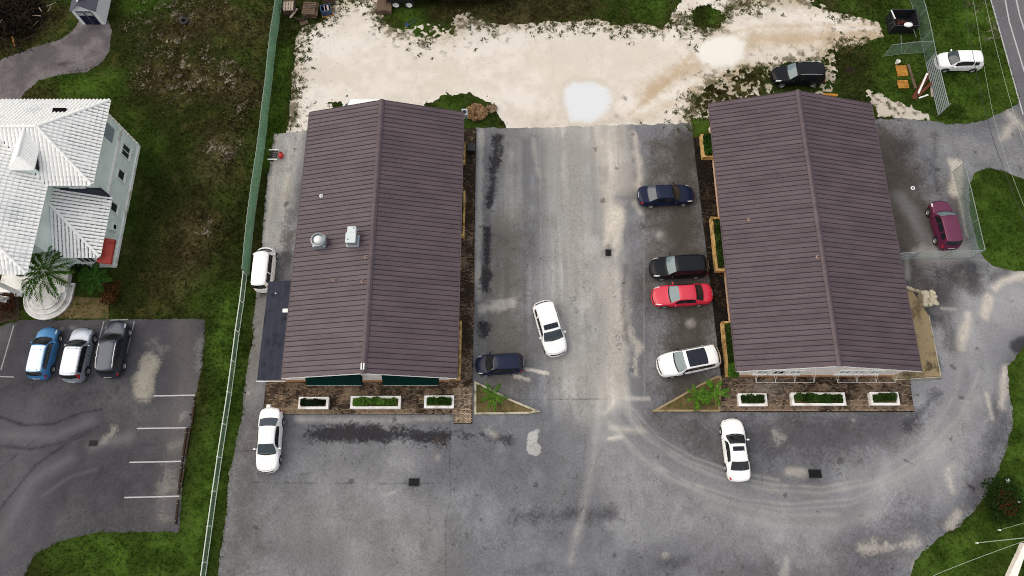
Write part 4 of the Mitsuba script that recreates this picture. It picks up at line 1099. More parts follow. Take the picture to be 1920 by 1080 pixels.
obj('stand', cat([bar([x - 0.6, y - 0.2, 2.15], [x + 0.2, y - 0.2, 2.15], 0.03), bar([x - 0.6, y + 0.25, 2.15], [x + 0.2, y + 0.25, 2.15], 0.03)]), 'cast_iron', k)
k = thing('wheelie_bin', 'black wheeled bin on the walkway east of the left building', 'bin')
x, y = (-3.58, 31.75)
obj('bin_body', trimesh.convex.convex_hull(np.array([(x + a * s, y + b * s, z) for z, s in ((0.2, 0.8), (1.05, 1.0)) for a in (-0.3, 0.3) for b in (-0.34, 0.34)])), 'black_paint', k)
obj('lid', box(x - 0.32, x + 0.32, y - 0.4, y + 0.36, 1.053, 1.12, 0.03), 'black_paint', k)
for s in (-1, 1):
    obj('wheel', move(trimesh.creation.cylinder(0.1, 0.05, sections=12, transform=trimesh.transformations.rotation_matrix(math.pi / 2, [0, 1, 0])), x + s * 0.28, y - 0.3, 0.22), 'rubber', k)


# ---------------------------------------------------------------- planters and their shrubs
def leaf_cloud(c, rad, n, size, a, b, seed, flat=0.5, e=4):
    """Leaf-sized faces through an ellipsoid or box volume, clumped, with a colour per leaf."""
    r = np.random.default_rng(seed)
    p = r.uniform(-1, 1, (n * 3, 3))
    p = p[(np.abs(p[:, :2]) ** e).sum(1) + np.abs(p[:, 2]) ** 2.5 < 1][:n]
    cl = meshkit.noise(p * np.array(rad) * 4.0 + seed, 3)
    keep = cl > 0.33
    p, cl = p[keep], cl[keep]
    m = len(p)
    pos = np.array(c) + p * np.array(rad) + np.stack([0 * cl, 0 * cl, (cl - 0.5) * rad[2] * 0.8], 1)
    a1, a2 = r.normal(0, 1, (m, 3)), r.normal(0, 1, (m, 3))
    a1[:, 2] *= flat
    a2[:, 2] *= flat
    a1 /= np.linalg.norm(a1, axis=1, keepdims=True)
    a2 -= (a1 * a2).sum(1, keepdims=True) * a1
    a2 /= np.linalg.norm(a2, axis=1, keepdims=True)
    s = size * r.uniform(0.6, 1.3, (m, 1))
    V = np.stack([pos - a1 * s, pos + a2 * s * 0.45, pos + a1 * s, pos - a2 * s * 0.45], 1).reshape(-1, 3)
    Fq = np.arange(4 * m).reshape(-1, 4)
    t = np.clip(r.normal(0.5, 0.3, (m, 1)), 0, 1)
    C = np.array(a) * (1 - t) + np.array(b) * t
    return V, np.vstack([Fq[:, [0, 1, 2]], Fq[:, [0, 2, 3]]]), np.repeat(C, 4, 0)


def planter(x0, x1, y0, y1, h, rim, m, label, group, z0=0.1):
    k = thing('planter', label, 'planter', group)
    outer = Polygon([(x0, y0), (x1, y0), (x1, y1), (x0, y1)])
    inner = Polygon([(x0 + rim, y0 + rim), (x1 - rim, y0 + rim), (x1 - rim, y1 - rim), (x0 + rim, y1 - rim)])
    w = trimesh.creation.extrude_polygon(outer.difference(inner), h, engine='earcut')
    obj('planter_wall', (w.vertices + [0, 0, z0], w.faces), m, k)
    obj('coping', (lambda q: (q.vertices + [0, 0, z0 + h + 0.001], q.faces))(trimesh.creation.extrude_polygon(outer.buffer(0.03, join_style='mitre').difference(inner.buffer(0.01)), 0.05, engine='earcut')), m, k)
    obj('soil', box(x0 + rim, x1 - rim, y0 + rim, y1 - rim, z0, z0 + h - 0.08), 'bed_soil', k)


def shrub(cx, cy, rx, ry, z0, z1, n, a, b, label, seed, group=None, size=0.07, name='planter_shrub', cat_='shrub'):
    q = np.random.default_rng(seed + 500)
    m = max(2, int(round(max(rx, ry) / min(rx, ry) * 1.3)))
    Vs, Fs, Cs, c0 = [], [], [], 0
    for i in range(m):
        u = (i + 0.5) / m * 2 - 1
        px, py = (cx + u * rx * 0.95, cy + q.normal(0, 0.12) * ry) if rx > ry else (cx + q.normal(0, 0.12) * rx, cy + u * ry * 0.95)
        h = (z1 - z0) * q.uniform(0.65, 1.35)
        w = min(rx, ry) * q.uniform(0.85, 1.25)
        tint = q.uniform(0.65, 1.3)
        V, F_, C = leaf_cloud((px, py, z0 + h / 2), (w * 1.05, w, h / 2), int(n / m), size * q.uniform(0.8, 1.4), np.array(a) * tint, np.array(b) * tint, seed + i)
        Vs.append(V)
        Fs.append(F_ + c0)
        Cs.append(C)
        c0 += len(V)
    V, F_, C = np.vstack(Vs), np.vstack(Fs), np.vstack(Cs)
    k = thing(name, label, cat_, group)
    kk = key_for('foliage', k)
    scene[kk] = mikit.ply((V, F_), 'leaf_tint', color=C)
    r = np.random.default_rng(seed)
    st = [bar([cx + r.uniform(-.7, .7) * rx, cy + r.uniform(-.5, .5) * ry, z0 - 0.15], [cx + r.uniform(-.8, .8) * rx, cy + r.uniform(-.6, .6) * ry, (z0 + z1) / 2], 0.012, 4) for _ in range(10)]
    obj('stem', cat(st), 'bark', k)


G1, G2, G3, G4 = (0.012, 0.030, 0.008), (0.035, 0.085, 0.014), (0.10, 0.20, 0.03), (0.006, 0.010, 0.006)
WP = [([(-16.91, 9.48), (-14.59, 8.59)], 'white planter of near-black shrubs, leftmost before the green awnings', (G4, (0.012, 0.02, 0.009)), 'dark withered shrub in the leftmost white planter'),
      ([(-12.79, 9.56), (-8.86, 8.61)], 'long white planter of bright shrubs before the green awnings', (G2, G3), 'light green shrub row in the long planter below the awnings'),
      ([(-6.94, 9.60), (-4.64, 8.65)], 'small white planter nearest the wedge bed beside the awning building', (G1, G2), 'dark green shrub in the planter nearest the wedge bed by the awnings'),
      ([(18.02, 9.77), (20.23, 8.82)], 'small white planter leftmost before the bare awning frames', (G1, (0.03, 0.06, 0.014)), 'low dark shrub leftmost before the bare awning frames'),
      ([(22.24, 9.84), (26.46, 8.86)], 'longest white planter, before the bare awning frames', (G1, (0.04, 0.08, 0.014)), 'long dense hedge in the planter before the bare awning frames'),
      ([(28.51, 9.88), (30.73, 8.88)], 'small white planter rightmost before the bare awning frames', (G1, (0.04, 0.075, 0.015)), 'rounded shrub in the rightmost white planter')]
for i, ((pa, pb), lab, (ca, cb), slab) in enumerate(WP):
    x0, x1, y0, y1 = pa[0], pb[0], pb[1], pa[1]
    planter(x0, x1, y0, y1, 0.45, 0.17, 'white_stucco', lab, 'white planters')
    shrub((x0 + x1) / 2, (y0 + y1) / 2 + 0.06, (x1 - x0) / 2 - 0.22, (y1 - y0) / 2 - 0.17, 0.5, 0.88, int(950 * (x1 - x0)), ca, cb, slab, 30 + i, 'planter shrubs')
WESTP = [([(17.12, 33.23), (16.93, 30.95)], 18.0, 'ochre planter at the north end of the right building', 'two clipped shrubs in the northern ochre planter', 0.85), ([(17.27, 25.08), (17.11, 20.17)], 18.0, 'ochre planter at the middle of the right building west wall', 'straggling shrub row in the middle ochre planter', 1.0), ([(17.25, 15.70), (17.26, 11.17)], 18.0, 'ochre planter at the south end of the right building west wall', 'tall green shrub row in the southern ochre planter', 1.05)]
for i, ((pa, pb), xw, lab, slab, top) in enumerate(WESTP):
    xl = (pa[0] + pb[0]) / 2
    planter(xl, xw - 0.02, pb[1], pa[1], 0.55, 0.18, 'ochre_stucco', lab, 'ochre planters along the right building')
    if i == 0:
        for q, yy in enumerate((0.27, 0.73)):
            shrub((xl + xw) / 2 + 0.05, pb[1] + (pa[1] - pb[1]) * yy, (xw - xl) / 2 - 0.15, (pa[1] - pb[1]) * 0.22, 0.6, 1.2, 1500, G1, G2, ('southern' if q == 0 else 'northern') + ' clipped round shrub in the ochre planter at the north end', 40 + q, 'planter shrubs')
    else:
        shrub((xl + xw) / 2 + 0.08, (pa[1] + pb[1]) / 2, (xw - xl) / 2 - 0.12, (pa[1] - pb[1]) / 2 - 0.2, 0.55, top, 3800, (0.010, 0.022, 0.007), (0.04, 0.075, 0.014), slab, 43 + i, 'planter shrubs')
        if i == 2:
            shrub((xl + xw) / 2 + 0.05, pb[1] + 0.45, (xw - xl) / 2 - 0.05, 0.5, 0.6, 1.35, 1400, G2, (0.07, 0.16, 0.02), 'bright green bush at the south end of the southern ochre planter', 47, 'planter shrubs')
for i, ((pa, pb), lab, slab) in enumerate((([(-4.22, 32.41), (-4.17, 30.42)], 'northernmost ochre planter along the east wall of the left building', 'small shrub in the northernmost planter by the left building'), ([(-4.14, 27.58), (-4.07, 23.33)], 'middle ochre planter along the east wall of the left building', 'sprawling shrub in the middle planter by the left building'), ([(-4.16, 15.74), (-4.14, 10.91)], 'southern ochre planter along the east wall of the left building', 'thin shrub in the southern planter by the left building'))):
    xr = (pa[0] + pb[0]) / 2
    planter(-4.98, xr, pb[1], pa[1], 0.55, 0.16, 'ochre_stucco', lab, 'ochre planters along the left building')
    shrub((xr - 4.98) / 2, (pa[1] + pb[1]) / 2, (xr + 4.98) / 2 - 0.15, (pa[1] - pb[1]) / 2 - 0.2, 0.55, 0.95, 1800, G1, (0.05, 0.09, 0.015), slab, 50 + i, 'planter shrubs')

# wedge-shaped beds beside the yard mouth
for poly, lab in (([(-3.02, 10.83), (-2.37, 10.57), (-0.21, 9.45), (2.21, 8.43), (1.28, 8.26), (-2.98, 8.21)], 'left'), ([(11.15, 8.43), (13.28, 9.58), (15.08, 10.57), (16.66, 11.31), (16.95, 11.18), (16.56, 8.43)], 'right')):
    k = struct('planting_bed', prism(poly, -0.02, 0.10), 'bed_soil')
    ring = Polygon(poly).buffer(0.02)
    kb = trimesh.creation.extrude_polygon(ring.difference(Polygon(poly).buffer(-0.14)), 0.2, engine='earcut')
    obj('kerb', (kb.vertices + [0, 0, -0.03], kb.faces), 'rough_stone' if lab == 'left' else 'stained_concrete', k)

# ---------------------------------------------------------------- concrete platform and stone pier, east of the right building
pl = thing('loading_platform', 'low stained concrete platform along the right building east wall', 'platform')
PLAT = [(30.62, 11.0), (34.55, 11.25), (34.55, 16.4), (33.6, 18.6), (30.62, 18.6)]
obj('slab', prism(PLAT, 0, 0.30), 'stained_concrete', pl)
for a, b in (((34.60, 11.2), (34.60, 16.4)), ((30.7, 10.93), (34.66, 11.17))):
    obj('edge_strip', plank([a[0], a[1], 0.27], [b[0], b[1], 0.27], 0.07, 0.12), 'rough_stone', pl)
pr = thing('stone_pier', 'heap of pale rough stones ending the concrete platform', 'stone wall')
r_ = np.random.default_rng(5)
ST = [(33.97, 18.17), (35.11, 18.36), (35.07, 17.01), (34.02, 17.01)]
x0, x1 = min(p[0] for p in ST), max(p[0] for p in ST)
y0, y1 = min(p[1] for p in ST), max(p[1] for p in ST)
obj('core', box(x0 + 0.12, x1 - 0.12, y0 + 0.1, y1 - 0.1, 0, 0.85, 0.05), 'rough_stone', pr)
for i in range(5):
    for j in range(4):
        cx, cy = x0 + (i + 0.3 + r_.random() * 0.4) * (x1 - x0) / 5, y0 + (j + 0.5 + 0.25 * (i % 2)) * (y1 - y0) / 4.4
        base = trimesh.creation.icosphere(1)
        v = np.sign(base.vertices) * np.abs(base.vertices) ** 0.7 * [0.17, 0.19, 0.10] * r_.uniform(0.8, 1.25, 3) * r_.uniform(0.88, 1.1, (len(base.vertices), 1))
        obj('stone', (v + [cx + r_.normal(0, .03), cy + r_.normal(0, .03), 0.92 + r_.normal(0, 0.04)], base.faces), 'rough_stone', pr, smooth=40)
for i in range(5):
    base = trimesh.creation.icosphere(1)
    v = base.vertices * [0.2, 0.16, 0.14] * r_.uniform(0.8, 1.2, 3)
    px, py = 33.15 + 0.26 * i, 18.75 - 0.1 * i
    obj('stone', (v + [px, py, 0.42], base.faces), 'rough_stone', pr, smooth=40)


# ---------------------------------------------------------------- fences
def chain_link(a, b, h, z0=0.05, pitch=0.085, r=0.0045):
    """Crossing diagonal wires between two posts."""
    a, b = np.array(a), np.array(b)
    L = np.linalg.norm(b - a)
    d = (b - a) / L
    out = []
    n = int((L + h) / pitch)
    for i in range(n):
        u0, u1 = i * pitch - h, i * pitch
        s0, z_0, s1, z_1 = u0, 0.0, u1, h
        if s0 < 0:
            z_0, s0 = -u0, 0.0
        if s1 > L:
            z_1, s1 = h - (u1 - L), L
        if z_1 - z_0 < 0.03:
            continue
        for fl in (0, 1):
            q0, q1 = (s0, s1) if not fl else (L - s0, L - s1)
            out.append(bar([*(a + d * q0), z0 + z_0], [*(a + d * q1), z0 + z_1], r, 3))
    return cat(out)


def split(pts, step):
    ls = LineString(pts)
    n = max(1, round(ls.length / step))
    return [np.array(ls.interpolate(i / n, normalized=True).coords[0]) for i in range(n + 1)]


def fence(label, pts, h, step, wire, metal, name='chain_link_fence', cloth=None, rail=0.025, bottom=True, outrigger=False):
    k = thing(name, label, 'fence')
    P = split(pts, step)
    for p in P:
        obj('post', bar([p[0], p[1], -0.1], [p[0], p[1], h + 0.06], rail * 1.25, 8), metal, k)
    obj('top_rail', tube([[p[0], p[1], h] for p in P], rail), metal, k)
    if bottom:
        obj('bottom_rail', tube([[p[0], p[1], 0.08] for p in P], rail * 0.7), metal, k)
    for a, b in zip(P[:-1], P[1:]):
        if cloth:
            n = 9
            t = np.linspace(0, 1, n)
            off = 0.05 * np.sin(t * math.pi) * rng.uniform(-1, 1)
            d = (b - a) / np.linalg.norm(b - a)
            nx_, ny_ = -d[1], d[0]
            q = a + (b - a) * t[:, None]
            V = np.vstack([np.stack([q[:, 0] + nx_ * (off * s + o), q[:, 1] + ny_ * (off * s + o), np.full(n, z)], 1) for o in (0.0, 0.01) for z, s in ((0.06, 1.0), (h * 0.5, 1.3), (h - 0.03, 0.2))])
            Fq = [[r * n + c, r * n + c + 1, (r + 1) * n + c + 1, (r + 1) * n + c] for r in range(2) for c in range(n - 1)]
            Fq += [[3 * n + x for x in f[::-1]] for f in Fq]
            obj('screen_cloth', (V, np.array(Fq)), cloth, k)
        else:
            obj('wire_mesh', chain_link(a, b, h - 0.08), wire, k)
    return k, P


fence('long fence hung with green windscreen cloth, between left lawn and yard', [(-22.57, 49.04), (-22.53, 45.31), (-22.64, 43.20), (-22.48, 38.24), (-22.50, 35.43), (-22.41, 32.17), (-22.48, 28.75), (-22.51, 25.95), (-22.47, 22.99), (-22.34, 19.98)], 1.75, 2.6, None, 'fence_wire', 'screened_fence', cloth='green_cloth')
fence('low white-railed mesh fence along the grass strip between the two lots', [(-22.53, 19.99), (-22.50, 17.60), (-22.55, 14.86), (-22.54, 11.77), (-22.55, 9.20), (-22.64, 6.10), (-22.69, 3.11), (-22.71, 0.03), (-22.73, -3.48), (-22.74, -5.27)], 0.95, 2.45, 'green_wire', 'fence_white', rail=0.04)
fence('green mesh fence curving past the black skip, beside the verge', [(39.05, 48.73), (39.22, 46.67), (39.30, 45.19), (39.25, 43.38), (39.22, 42.42), (39.19, 41.24)], 1.75, 2.6, 'green_wire', 'fence_wire')
fence('short mesh fence with slanting braces above the orange pallet', [(39.23, 42.48), (37.42, 42.37), (35.34, 42.07)], 1.75, 1.7, 'green_wire', 'fence_wire')
fence('mesh fence along the rounded grass island beside the maroon car', [(39.43, 29.79), (39.51, 27.06), (39.50, 24.41), (39.50, 21.69)], 1.75, 2.5, 'green_wire', 'fence_wire')
fence('mesh fence across the yard behind the maroon car', [(39.43, 21.59), (36.75, 21.52), (34.07, 21.45)], 1.75, 3.0, 'fence_wire', 'fence_wire')


def gate(label, a, b, h, nr, metal):
    k = thing('metal_gate', label, 'gate')
    a, b = np.array(a), np.array(b)
    fr = [bar([*p, 0.12], [*p, h], 0.03) for p in (a, b)] + [bar([*a, z], [*b, z], 0.03) for z in (0.14, h)]
    obj('gate_frame', cat(fr), metal, k)
    for i in range(nr):
        z = 0.14 + (h - 0.14) * (i + 1) / (nr + 1)
        obj('rail', bar([*a, z], [*b, z], 0.018), metal, k)
    obj('wire_mesh', chain_link(a, b, h - 0.2, 0.15), 'fence_wire', k)
    obj('gate_post', bar([*(b + (b - a) * 0.01), -0.1], [*(b + (b - a) * 0.01), h + 0.25], 0.045, 8), metal, k)


gate('blue-grey barred sliding gate beside the pile of red boards', [(39.18, 41.19), (39.25, 35.65)][0], [(39.18, 41.19), (39.25, 35.65)][1], 1.75, 6, 'galvanised')
gate('open barred gate leaf against the right building', [(34.02, 21.45), (31.99, 21.30)][0], [(34.02, 21.45), (31.99, 21.30)][1], 1.7, 3, 'galvanised')
for (a, b), lab in (([(37.12, 42.45), (36.58, 43.43)], 'rusted slanting brace pole at the mesh fence above the orange pallet'), ([(38.86, 44.16), (37.79, 45.03)], 'loose pipe leaning from the fence to the skip')):
    obj('brace_pole', bar([*a, 0.05], [*b, 1.3], 0.03), 'fence_wire', None, label=lab, cat='pole')

# ---------------------------------------------------------------- overhead wires
def wire(pts, z, r, m, label):
    ls = LineString(pts)
    q = [np.array(ls.interpolate(t, normalized=True).coords[0]) for t in np.linspace(0, 1, 25)]
    obj('overhead_wire', tube([[p[0], p[1], z - 0.3 * math.sin(math.pi * i / 24)] for i, p in enumerate(q)], r, 5), m, None, label=label, cat='wire', group='utility wires by the road')


mat('wire_dark', (0.01, 0.012, 0.014), 0.6)
mat('wire_pale', (0.42, 0.47, 0.40), 0.4)
wire([(38.56, 45.56), (38.44, 41.61), (38.21, 36.25), (38.09, 31.68), (38.20, 28.28), (38.57, 24.78), (38.90, 21.43), (39.26, 17.15)], 7.5, 0.018, 'wire_dark', 'dark overhead wire furthest from the road')
wire([(39.89, 46.03), (39.61, 40.11), (39.30, 35.57), (39.06, 31.45), (39.11, 27.14), (39.51, 22.54)], 7, 0.008, 'wire_pale', 'pale thin overhead wire next to the dark wire')
wire([(39.99, 45.09), (39.94, 40.64), (39.93, 35.61), (39.90, 31.35), (39.96, 26.59)], 8, 0.009, 'wire_pale', 'pale overhead wire nearest the road edge')
wire([(25.50, -4.05), (27.75, -3.16), (31.11, -2.03), (33.84, -1.10)], 7, 0.013, 'wire_pale', 'pale sagging wire over the corner lawn at bottom right')
for a, b, lab in (([(34.95, -1.41), (38.72, -1.07)][0], [(32.45, -1.31), (36.12, -0.96)][1], 'pale guy wire with a white guard anchored in the corner lawn'), ([(36.84, -0.50), (38.98, 0.03)][0], [(34.86, -0.48), (37.06, 0.07)][1], 'thin guy wire above the flowering bush corner')):
    k = thing('guy_wire', lab, 'guy wire')
    z1 = 4.0 if 'white' in lab else 3.0
    obj('strand', bar([*a, 0.05], [*b, z1], 0.025 if 'white' in lab else 0.014), 'wire_pale', k)
    obj('anchor', move(trimesh.creation.cylinder(0.06, 0.25, sections=8), a[0], a[1], 0.1), 'white_metal', k)
cw = [(38.26, -1.40), (38.62, -1.40), (37.01, -4.05), (36.35, -4.05)]
obj('boundary_wall', prism(cw, 0, 0.5), 'cream_stucco', None, label='cream boundary wall cutting the bottom right corner', cat='wall')

# ---------------------------------------------------------------- the mint house with white tiled roofs
HS = thing('mint_house', 'pale mint two-storey house with white barrel-tiled hip roofs', 'house')
obj('wall', box(-53, -33.8, 25.9, 32.4, 0, 6.15), 'mint_stucco', HS)
obj('wing_wall', box(-42.6, -37.3, 20.6, 25.895, 0, 6.15), 'mint_stucco', HS)
obj('lower_wall', box(-37.295, -33.85, 20.7, 25.895, 0, 3.0), 'mint_stucco', HS)
obj('floor_band', cat([box(-33.797, -33.68, 25.9, 32.45, 3.05, 3.3, 0.02), box(-33.797, -33.62, 25.9, 32.45, 5.85, 6.1, 0.02)]), 'white_stucco', HS)
obj('base_band', cat([box(-33.797, -33.7, 25.9, 32.42, 0, 0.3), box(-33.847, -33.75, 20.7, 25.89, 0, 0.3)]), 'white_stucco', HS)
obj('corner_trim', cat([box(-33.9, -33.70, 32.32, 32.5, 0.3 + 0.5 * i, 0.3 + 0.5 * i + 0.36, 0.015) for i in range(11)]), 'cream_stucco', HS)
obj('roof_soffit', cat([box(-53, -33.35, 25.5, 33.0, 6.153, 6.19), box(-43.2, -36.85, 18.05, 25.49, 6.153, 6.19)]), 'white_stucco', HS)


def tiled(name, poly, rad0=0.138, pitch=0.30, course=0.38):
    """A roof plane: underlay sheet and columns of overlapping barrel tiles; poly starts with its eave edge, anticlockwise from above."""
    P = np.array(poly, float)
    s = P[1] - P[0]
    s /= np.linalg.norm(s)
    nrm = np.cross(P[1] - P[0], P[2] - P[0])
    nrm /= np.linalg.norm(nrm)
    if nrm[2] < 0:
        nrm = -nrm
    t = np.cross(nrm, s)
    Q = (P - P[0]) @ np.stack([s, t], 1)
    pg = Polygon(Q).buffer(0)
    v, f = trimesh.creation.triangulate_polygon(pg, engine='earcut')
    n = len(v)
    W = P[0] + v[:, :1] * s + v[:, 1:2] * t
    rs = obj(name, cat([(W, f), (W - nrm * 0.06, f[:, ::-1])]), 'tile_underlay', HS)
    ang = np.linspace(0.05, math.pi - 0.05, 6)
    Vs, Fs, c = [], [], 0
    x0, y0, x1, y1 = pg.bounds
    s0 = x0 + pitch / 2
    while s0 < x1:
        hit = pg.intersection(LineString([(s0, y0 - 1), (s0, y1 + 1)]))
        if not hit.is_empty and hit.length > 0.1:
            a, b = hit.bounds[1] - (0.05 if hit.bounds[1] < 0.02 else 0), hit.bounds[3]
            q = a
            while q < b - 0.05:
                e = min(q + course + 0.05, b)
                for tt, rad, lift in ((q, rad0, 0.04), (e, rad0 - 0.014, 0.0)):
                    jit = rng.normal(0, 0.006)
                    Vs.append(P[0] + (s0 + jit + rad * np.cos(ang))[:, None] * s + tt * t + (rad * 0.9 * np.sin(ang) + lift)[:, None] * nrm)
                for i in range(5):
                    Fs += [[c + i, c + 6 + i, c + 7 + i], [c + i, c + 7 + i, c + 1 + i]]
                Fs += [[c, c + i, c + i + 1] for i in range(1, 5)]
                c += 12
                q += course
        s0 += pitch
    k = key_for('tiles', rs)
    scene[k] = mikit.ply((np.vstack(Vs), np.array(Fs)), 'white_tile')
    tag(k, kind='stuff')
    return rs


EZ, RZ = 6.2, 8.5
NE, SE = (-33.2, 33.1, EZ), (-33.2, 25.35, EZ)
RE, RW = (-36.9, 29.2, RZ), (-54.0, 29.2, RZ)
tiled('east_slope', [SE, NE, RE], 0.130)
tiled('north_slope', [NE, (-54, 33.1, EZ), RW, RE], 0.124)
tiled('south_slope', [(-54, 25.35, EZ), SE, RE, RW])
WX, WY, WR = -36.75, 17.9, -39.9
WZ = EZ + (WX - WR) * 0.57
hy = WY + (WX - WR)
jn = 25.35 + (WZ - EZ) / (RZ - EZ) * (29.2 - 25.35)
tiled('wing_east_slope', [(WX, WY, EZ), (WX, 25.35, EZ), (WR, jn, WZ), (WR, hy, WZ)])
tiled('wing_west_slope', [(2 * WR - WX, 25.35, EZ), (2 * WR - WX, WY, EZ), (WR, hy, WZ), (WR, jn, WZ)])
tiled('wing_south_slope', [(2 * WR - WX, WY, EZ), (WX, WY, EZ), (WR, hy, WZ)])
LZ, LT = 3.08, 4.75
LA = (-37.32, 24.4, LT)
tiled('lower_east_slope', [(-33.42, 20.45, LZ), (-33.42, 25.88, LZ), (-37.32, 25.88, LT), LA], 0.128)
tiled('lower_south_slope', [(-37.32, 20.45, LZ), (-33.42, 20.45, LZ), LA], 0.122)
lift = np.array([0, 0, 0.10])
caps = [(NE, RE), (SE, RE), (RE, RW), ((WX, WY, EZ), (WR, hy, WZ)), ((WR, hy, WZ), (WR, jn, WZ)), ((-33.42, 20.45, LZ), LA)]
for a, b in caps:
    a, b = np.array(a) + lift, np.array(b) + lift
    n = int(np.linalg.norm(b - a) / 0.4)
    obj('hip_cap', cat([bar(a + (b - a) * i / n, a + (b - a) * (i + 1.1) / n, 0.13, 8, 0.105) for i in range(n)]), 'white_tile', HS)
for a, b in (((WX + .05, 25.35, EZ + .06), (WR, jn, WZ + .06)), ):
    obj('valley_gutter', plank(a, b, 0.22, 0.05), 'dark_roofing', HS)
obj('flashing', cat([box(-37.3, -33.5, 25.72, 25.895, 3.3, 4.65)]), 'dark_roofing', HS)
# dormers on the south slope
for i, dx in enumerate((-37.9, -41.3)):
    k = obj('dormer', box(dx - 0.75, dx + 0.72, 26.1, 28.0, 6.5, 7.75), 'mint_stucco', HS)
    rid, ev, y0, y1 = 8.45, 7.72, 25.85, 29.0
    for s in (-1, 1):
        Pq = [(dx, y1, rid), (dx, y0 + 0.8, rid), (dx + s * 0.95, y0, ev), (dx + s * 0.95, 27.9, ev)]
        W = np.array(Pq)
        Fq = np.array([[0, 1, 2, 3]]) if s < 0 else np.array([[3, 2, 1, 0]])
        obj('dormer_slope', cat([(W, Fq), (W - [0, 0, 0.06], Fq[:, ::-1])] + [plank(W[0] + (W[1] - W[0]) * q + [0, 0, .03], W[3] + (W[2] - W[3]) * q + [0, 0, .03], 0.12, 0.08) for q in np.linspace(0.06, 0.94, 9)]), 'white_tile', k)
    obj('dormer_hip', (np.array([[dx, y0 + 0.8, rid], [dx - 0.95, y0, ev], [dx + 0.95, y0, ev]]), np.array([[0, 1, 2]])), 'white_tile', k)
    obj('louvre', cat([box(dx + 0.722, dx + 0.76, 26.2, 27.2, 6.95 + 0.09 * q, 7.0 + 0.09 * q) for q in range(8)]), 'dark_roofing', k)
    obj('ridge_tiles', cat([bar([dx, y0 + 0.8 + 0.4 * q, rid + 0.05], [dx, y0 + 1.25 + 0.4 * q, rid + 0.05], 0.11, 8, 0.09) for q in range(6)]), 'white_tile', k)
obj('roof_hatch', box(*sorted(((-36.88, 31.41)[0], (-35.85, 31.41)[0])), (-36.43, 31.31)[1] - 0.12, (-36.47, 31.51)[1] + 0.1, 6.9, 7.42), 'black_void', HS)
for (yy, zz, w, h, nb) in (((-33.92, 30.78)[1], 1.95, 1.25, 1.35, 1), ((-33.93, 28.49)[1], 1.95, 1.0, 1.1, 0), ((-33.88, 25.41)[1], 1.95, 0.95, 1.1, 0)):
    window(HS, -33.76 if yy > 25.9 else -33.82, yy, zz, w, h, 'window_pane', 'white_metal', 'e', nb)
obj('shutter_panel', box(-33.798, -33.74, (-33.75, 30.38)[1], (-33.99, 31.70)[1], 4.0, 5.5, 0.05), 'sky_pane', HS)
window(HS, -35.2, 20.69, 1.9, 1.5, 1.2, 'window_pane', 'white_metal', 's', 2)
window(HS, -35.3, 25.88, 5.3, 1.2, 0.9, 'sky_pane', 'white_metal', 's', 1)
for i in range(7):
    obj('quoin', box(-34.15 - 0.1 * (i % 2), -33.78, 20.62, 20.95 + 0.12 * (i % 2), 0.08 + 0.42 * i, 0.44 + 0.42 * i, 0.02), 'white_stucco', HS)
for (x, y) in ((-41.47, 18.32), (-42.51, 17.76)):
    k = obj('porch_column', bar([x, y, 0], [x, y, 6.1], 0.19, 14, 0.16), 'white_stucco', HS)
    obj('column_base', box(x - 0.27, x + 0.27, y - 0.27, y + 0.27, 0, 0.35, 0.03), 'white_stucco', k)
obj('porch_lintel', box(-43, -36.95, 18.2, 18.5, 5.6, 6.15), 'white_stucco', HS)
ca = thing('door_canopy', 'red canvas door canopy on the mint house east wall', 'canopy')
c = [(-32.49, 22.33), (-31.96, 22.23), (-31.98, 20.10), (-32.45, 20.17)]
V = np.array([[c[0][0], c[0][1], 2.75], [c[1][0], c[1][1], 2.3], [c[2][0], c[2][1], 2.3], [c[3][0], c[3][1], 2.75]])
V[[0, 3], 0] = -33.84
V[[1, 2], 0] = -33.84 + 0.85
V[:, 1] = [V[0, 1], V[0, 1], V[3, 1], V[3, 1]]
obj('canvas', cat([(V, np.array([[0, 3, 2, 1]])), (V - [0, 0, 0.03], np.array([[0, 1, 2, 3]]))]), 'red_canvas', ca)
obj('valance', cat([box(V[1, 0], V[1, 0] + 0.02, V[3, 1], V[0, 1], 2.05, 2.31), (np.array([V[0], V[1], V[1] - [0, 0, .25], V[0] - [0, 0, .25]]), np.array([[0, 1, 2, 3]])), (np.array([V[3], V[2], V[2] - [0, 0, .25], V[3] - [0, 0, .25]]), np.array([[3, 2, 1, 0]]))]), 'red_canvas', ca)
y = (-33.23, 23.65)[1]
k = thing('air_conditioner', 'pale air conditioner on the mint house wall beside the red canopy', 'air conditioner')
obj('case', box(-33.84, -33.45, y - 0.35, y + 0.35, 1.6, 2.15, 0.03), 'mint_stucco', k)
obj('fan_grille', move(trimesh.creation.cylinder(0.2, 0.02, sections=16, transform=trimesh.transformations.rotation_matrix(math.pi / 2, [0, 1, 0])), -33.44, y, 1.88), 'cast_iron', k)
obj('bracket', cat([bar([-33.84, y + s, 1.2], [-33.4, y + s, 1.58], 0.025) for s in (-0.3, 0.3)]), 'galvanised', k)
cx, cy = (-38.96, 16.03)[0], (-38.96, 16.03)[1] + 2.0
k = thing('round_steps', 'white half-round entrance steps of the mint house', 'steps')
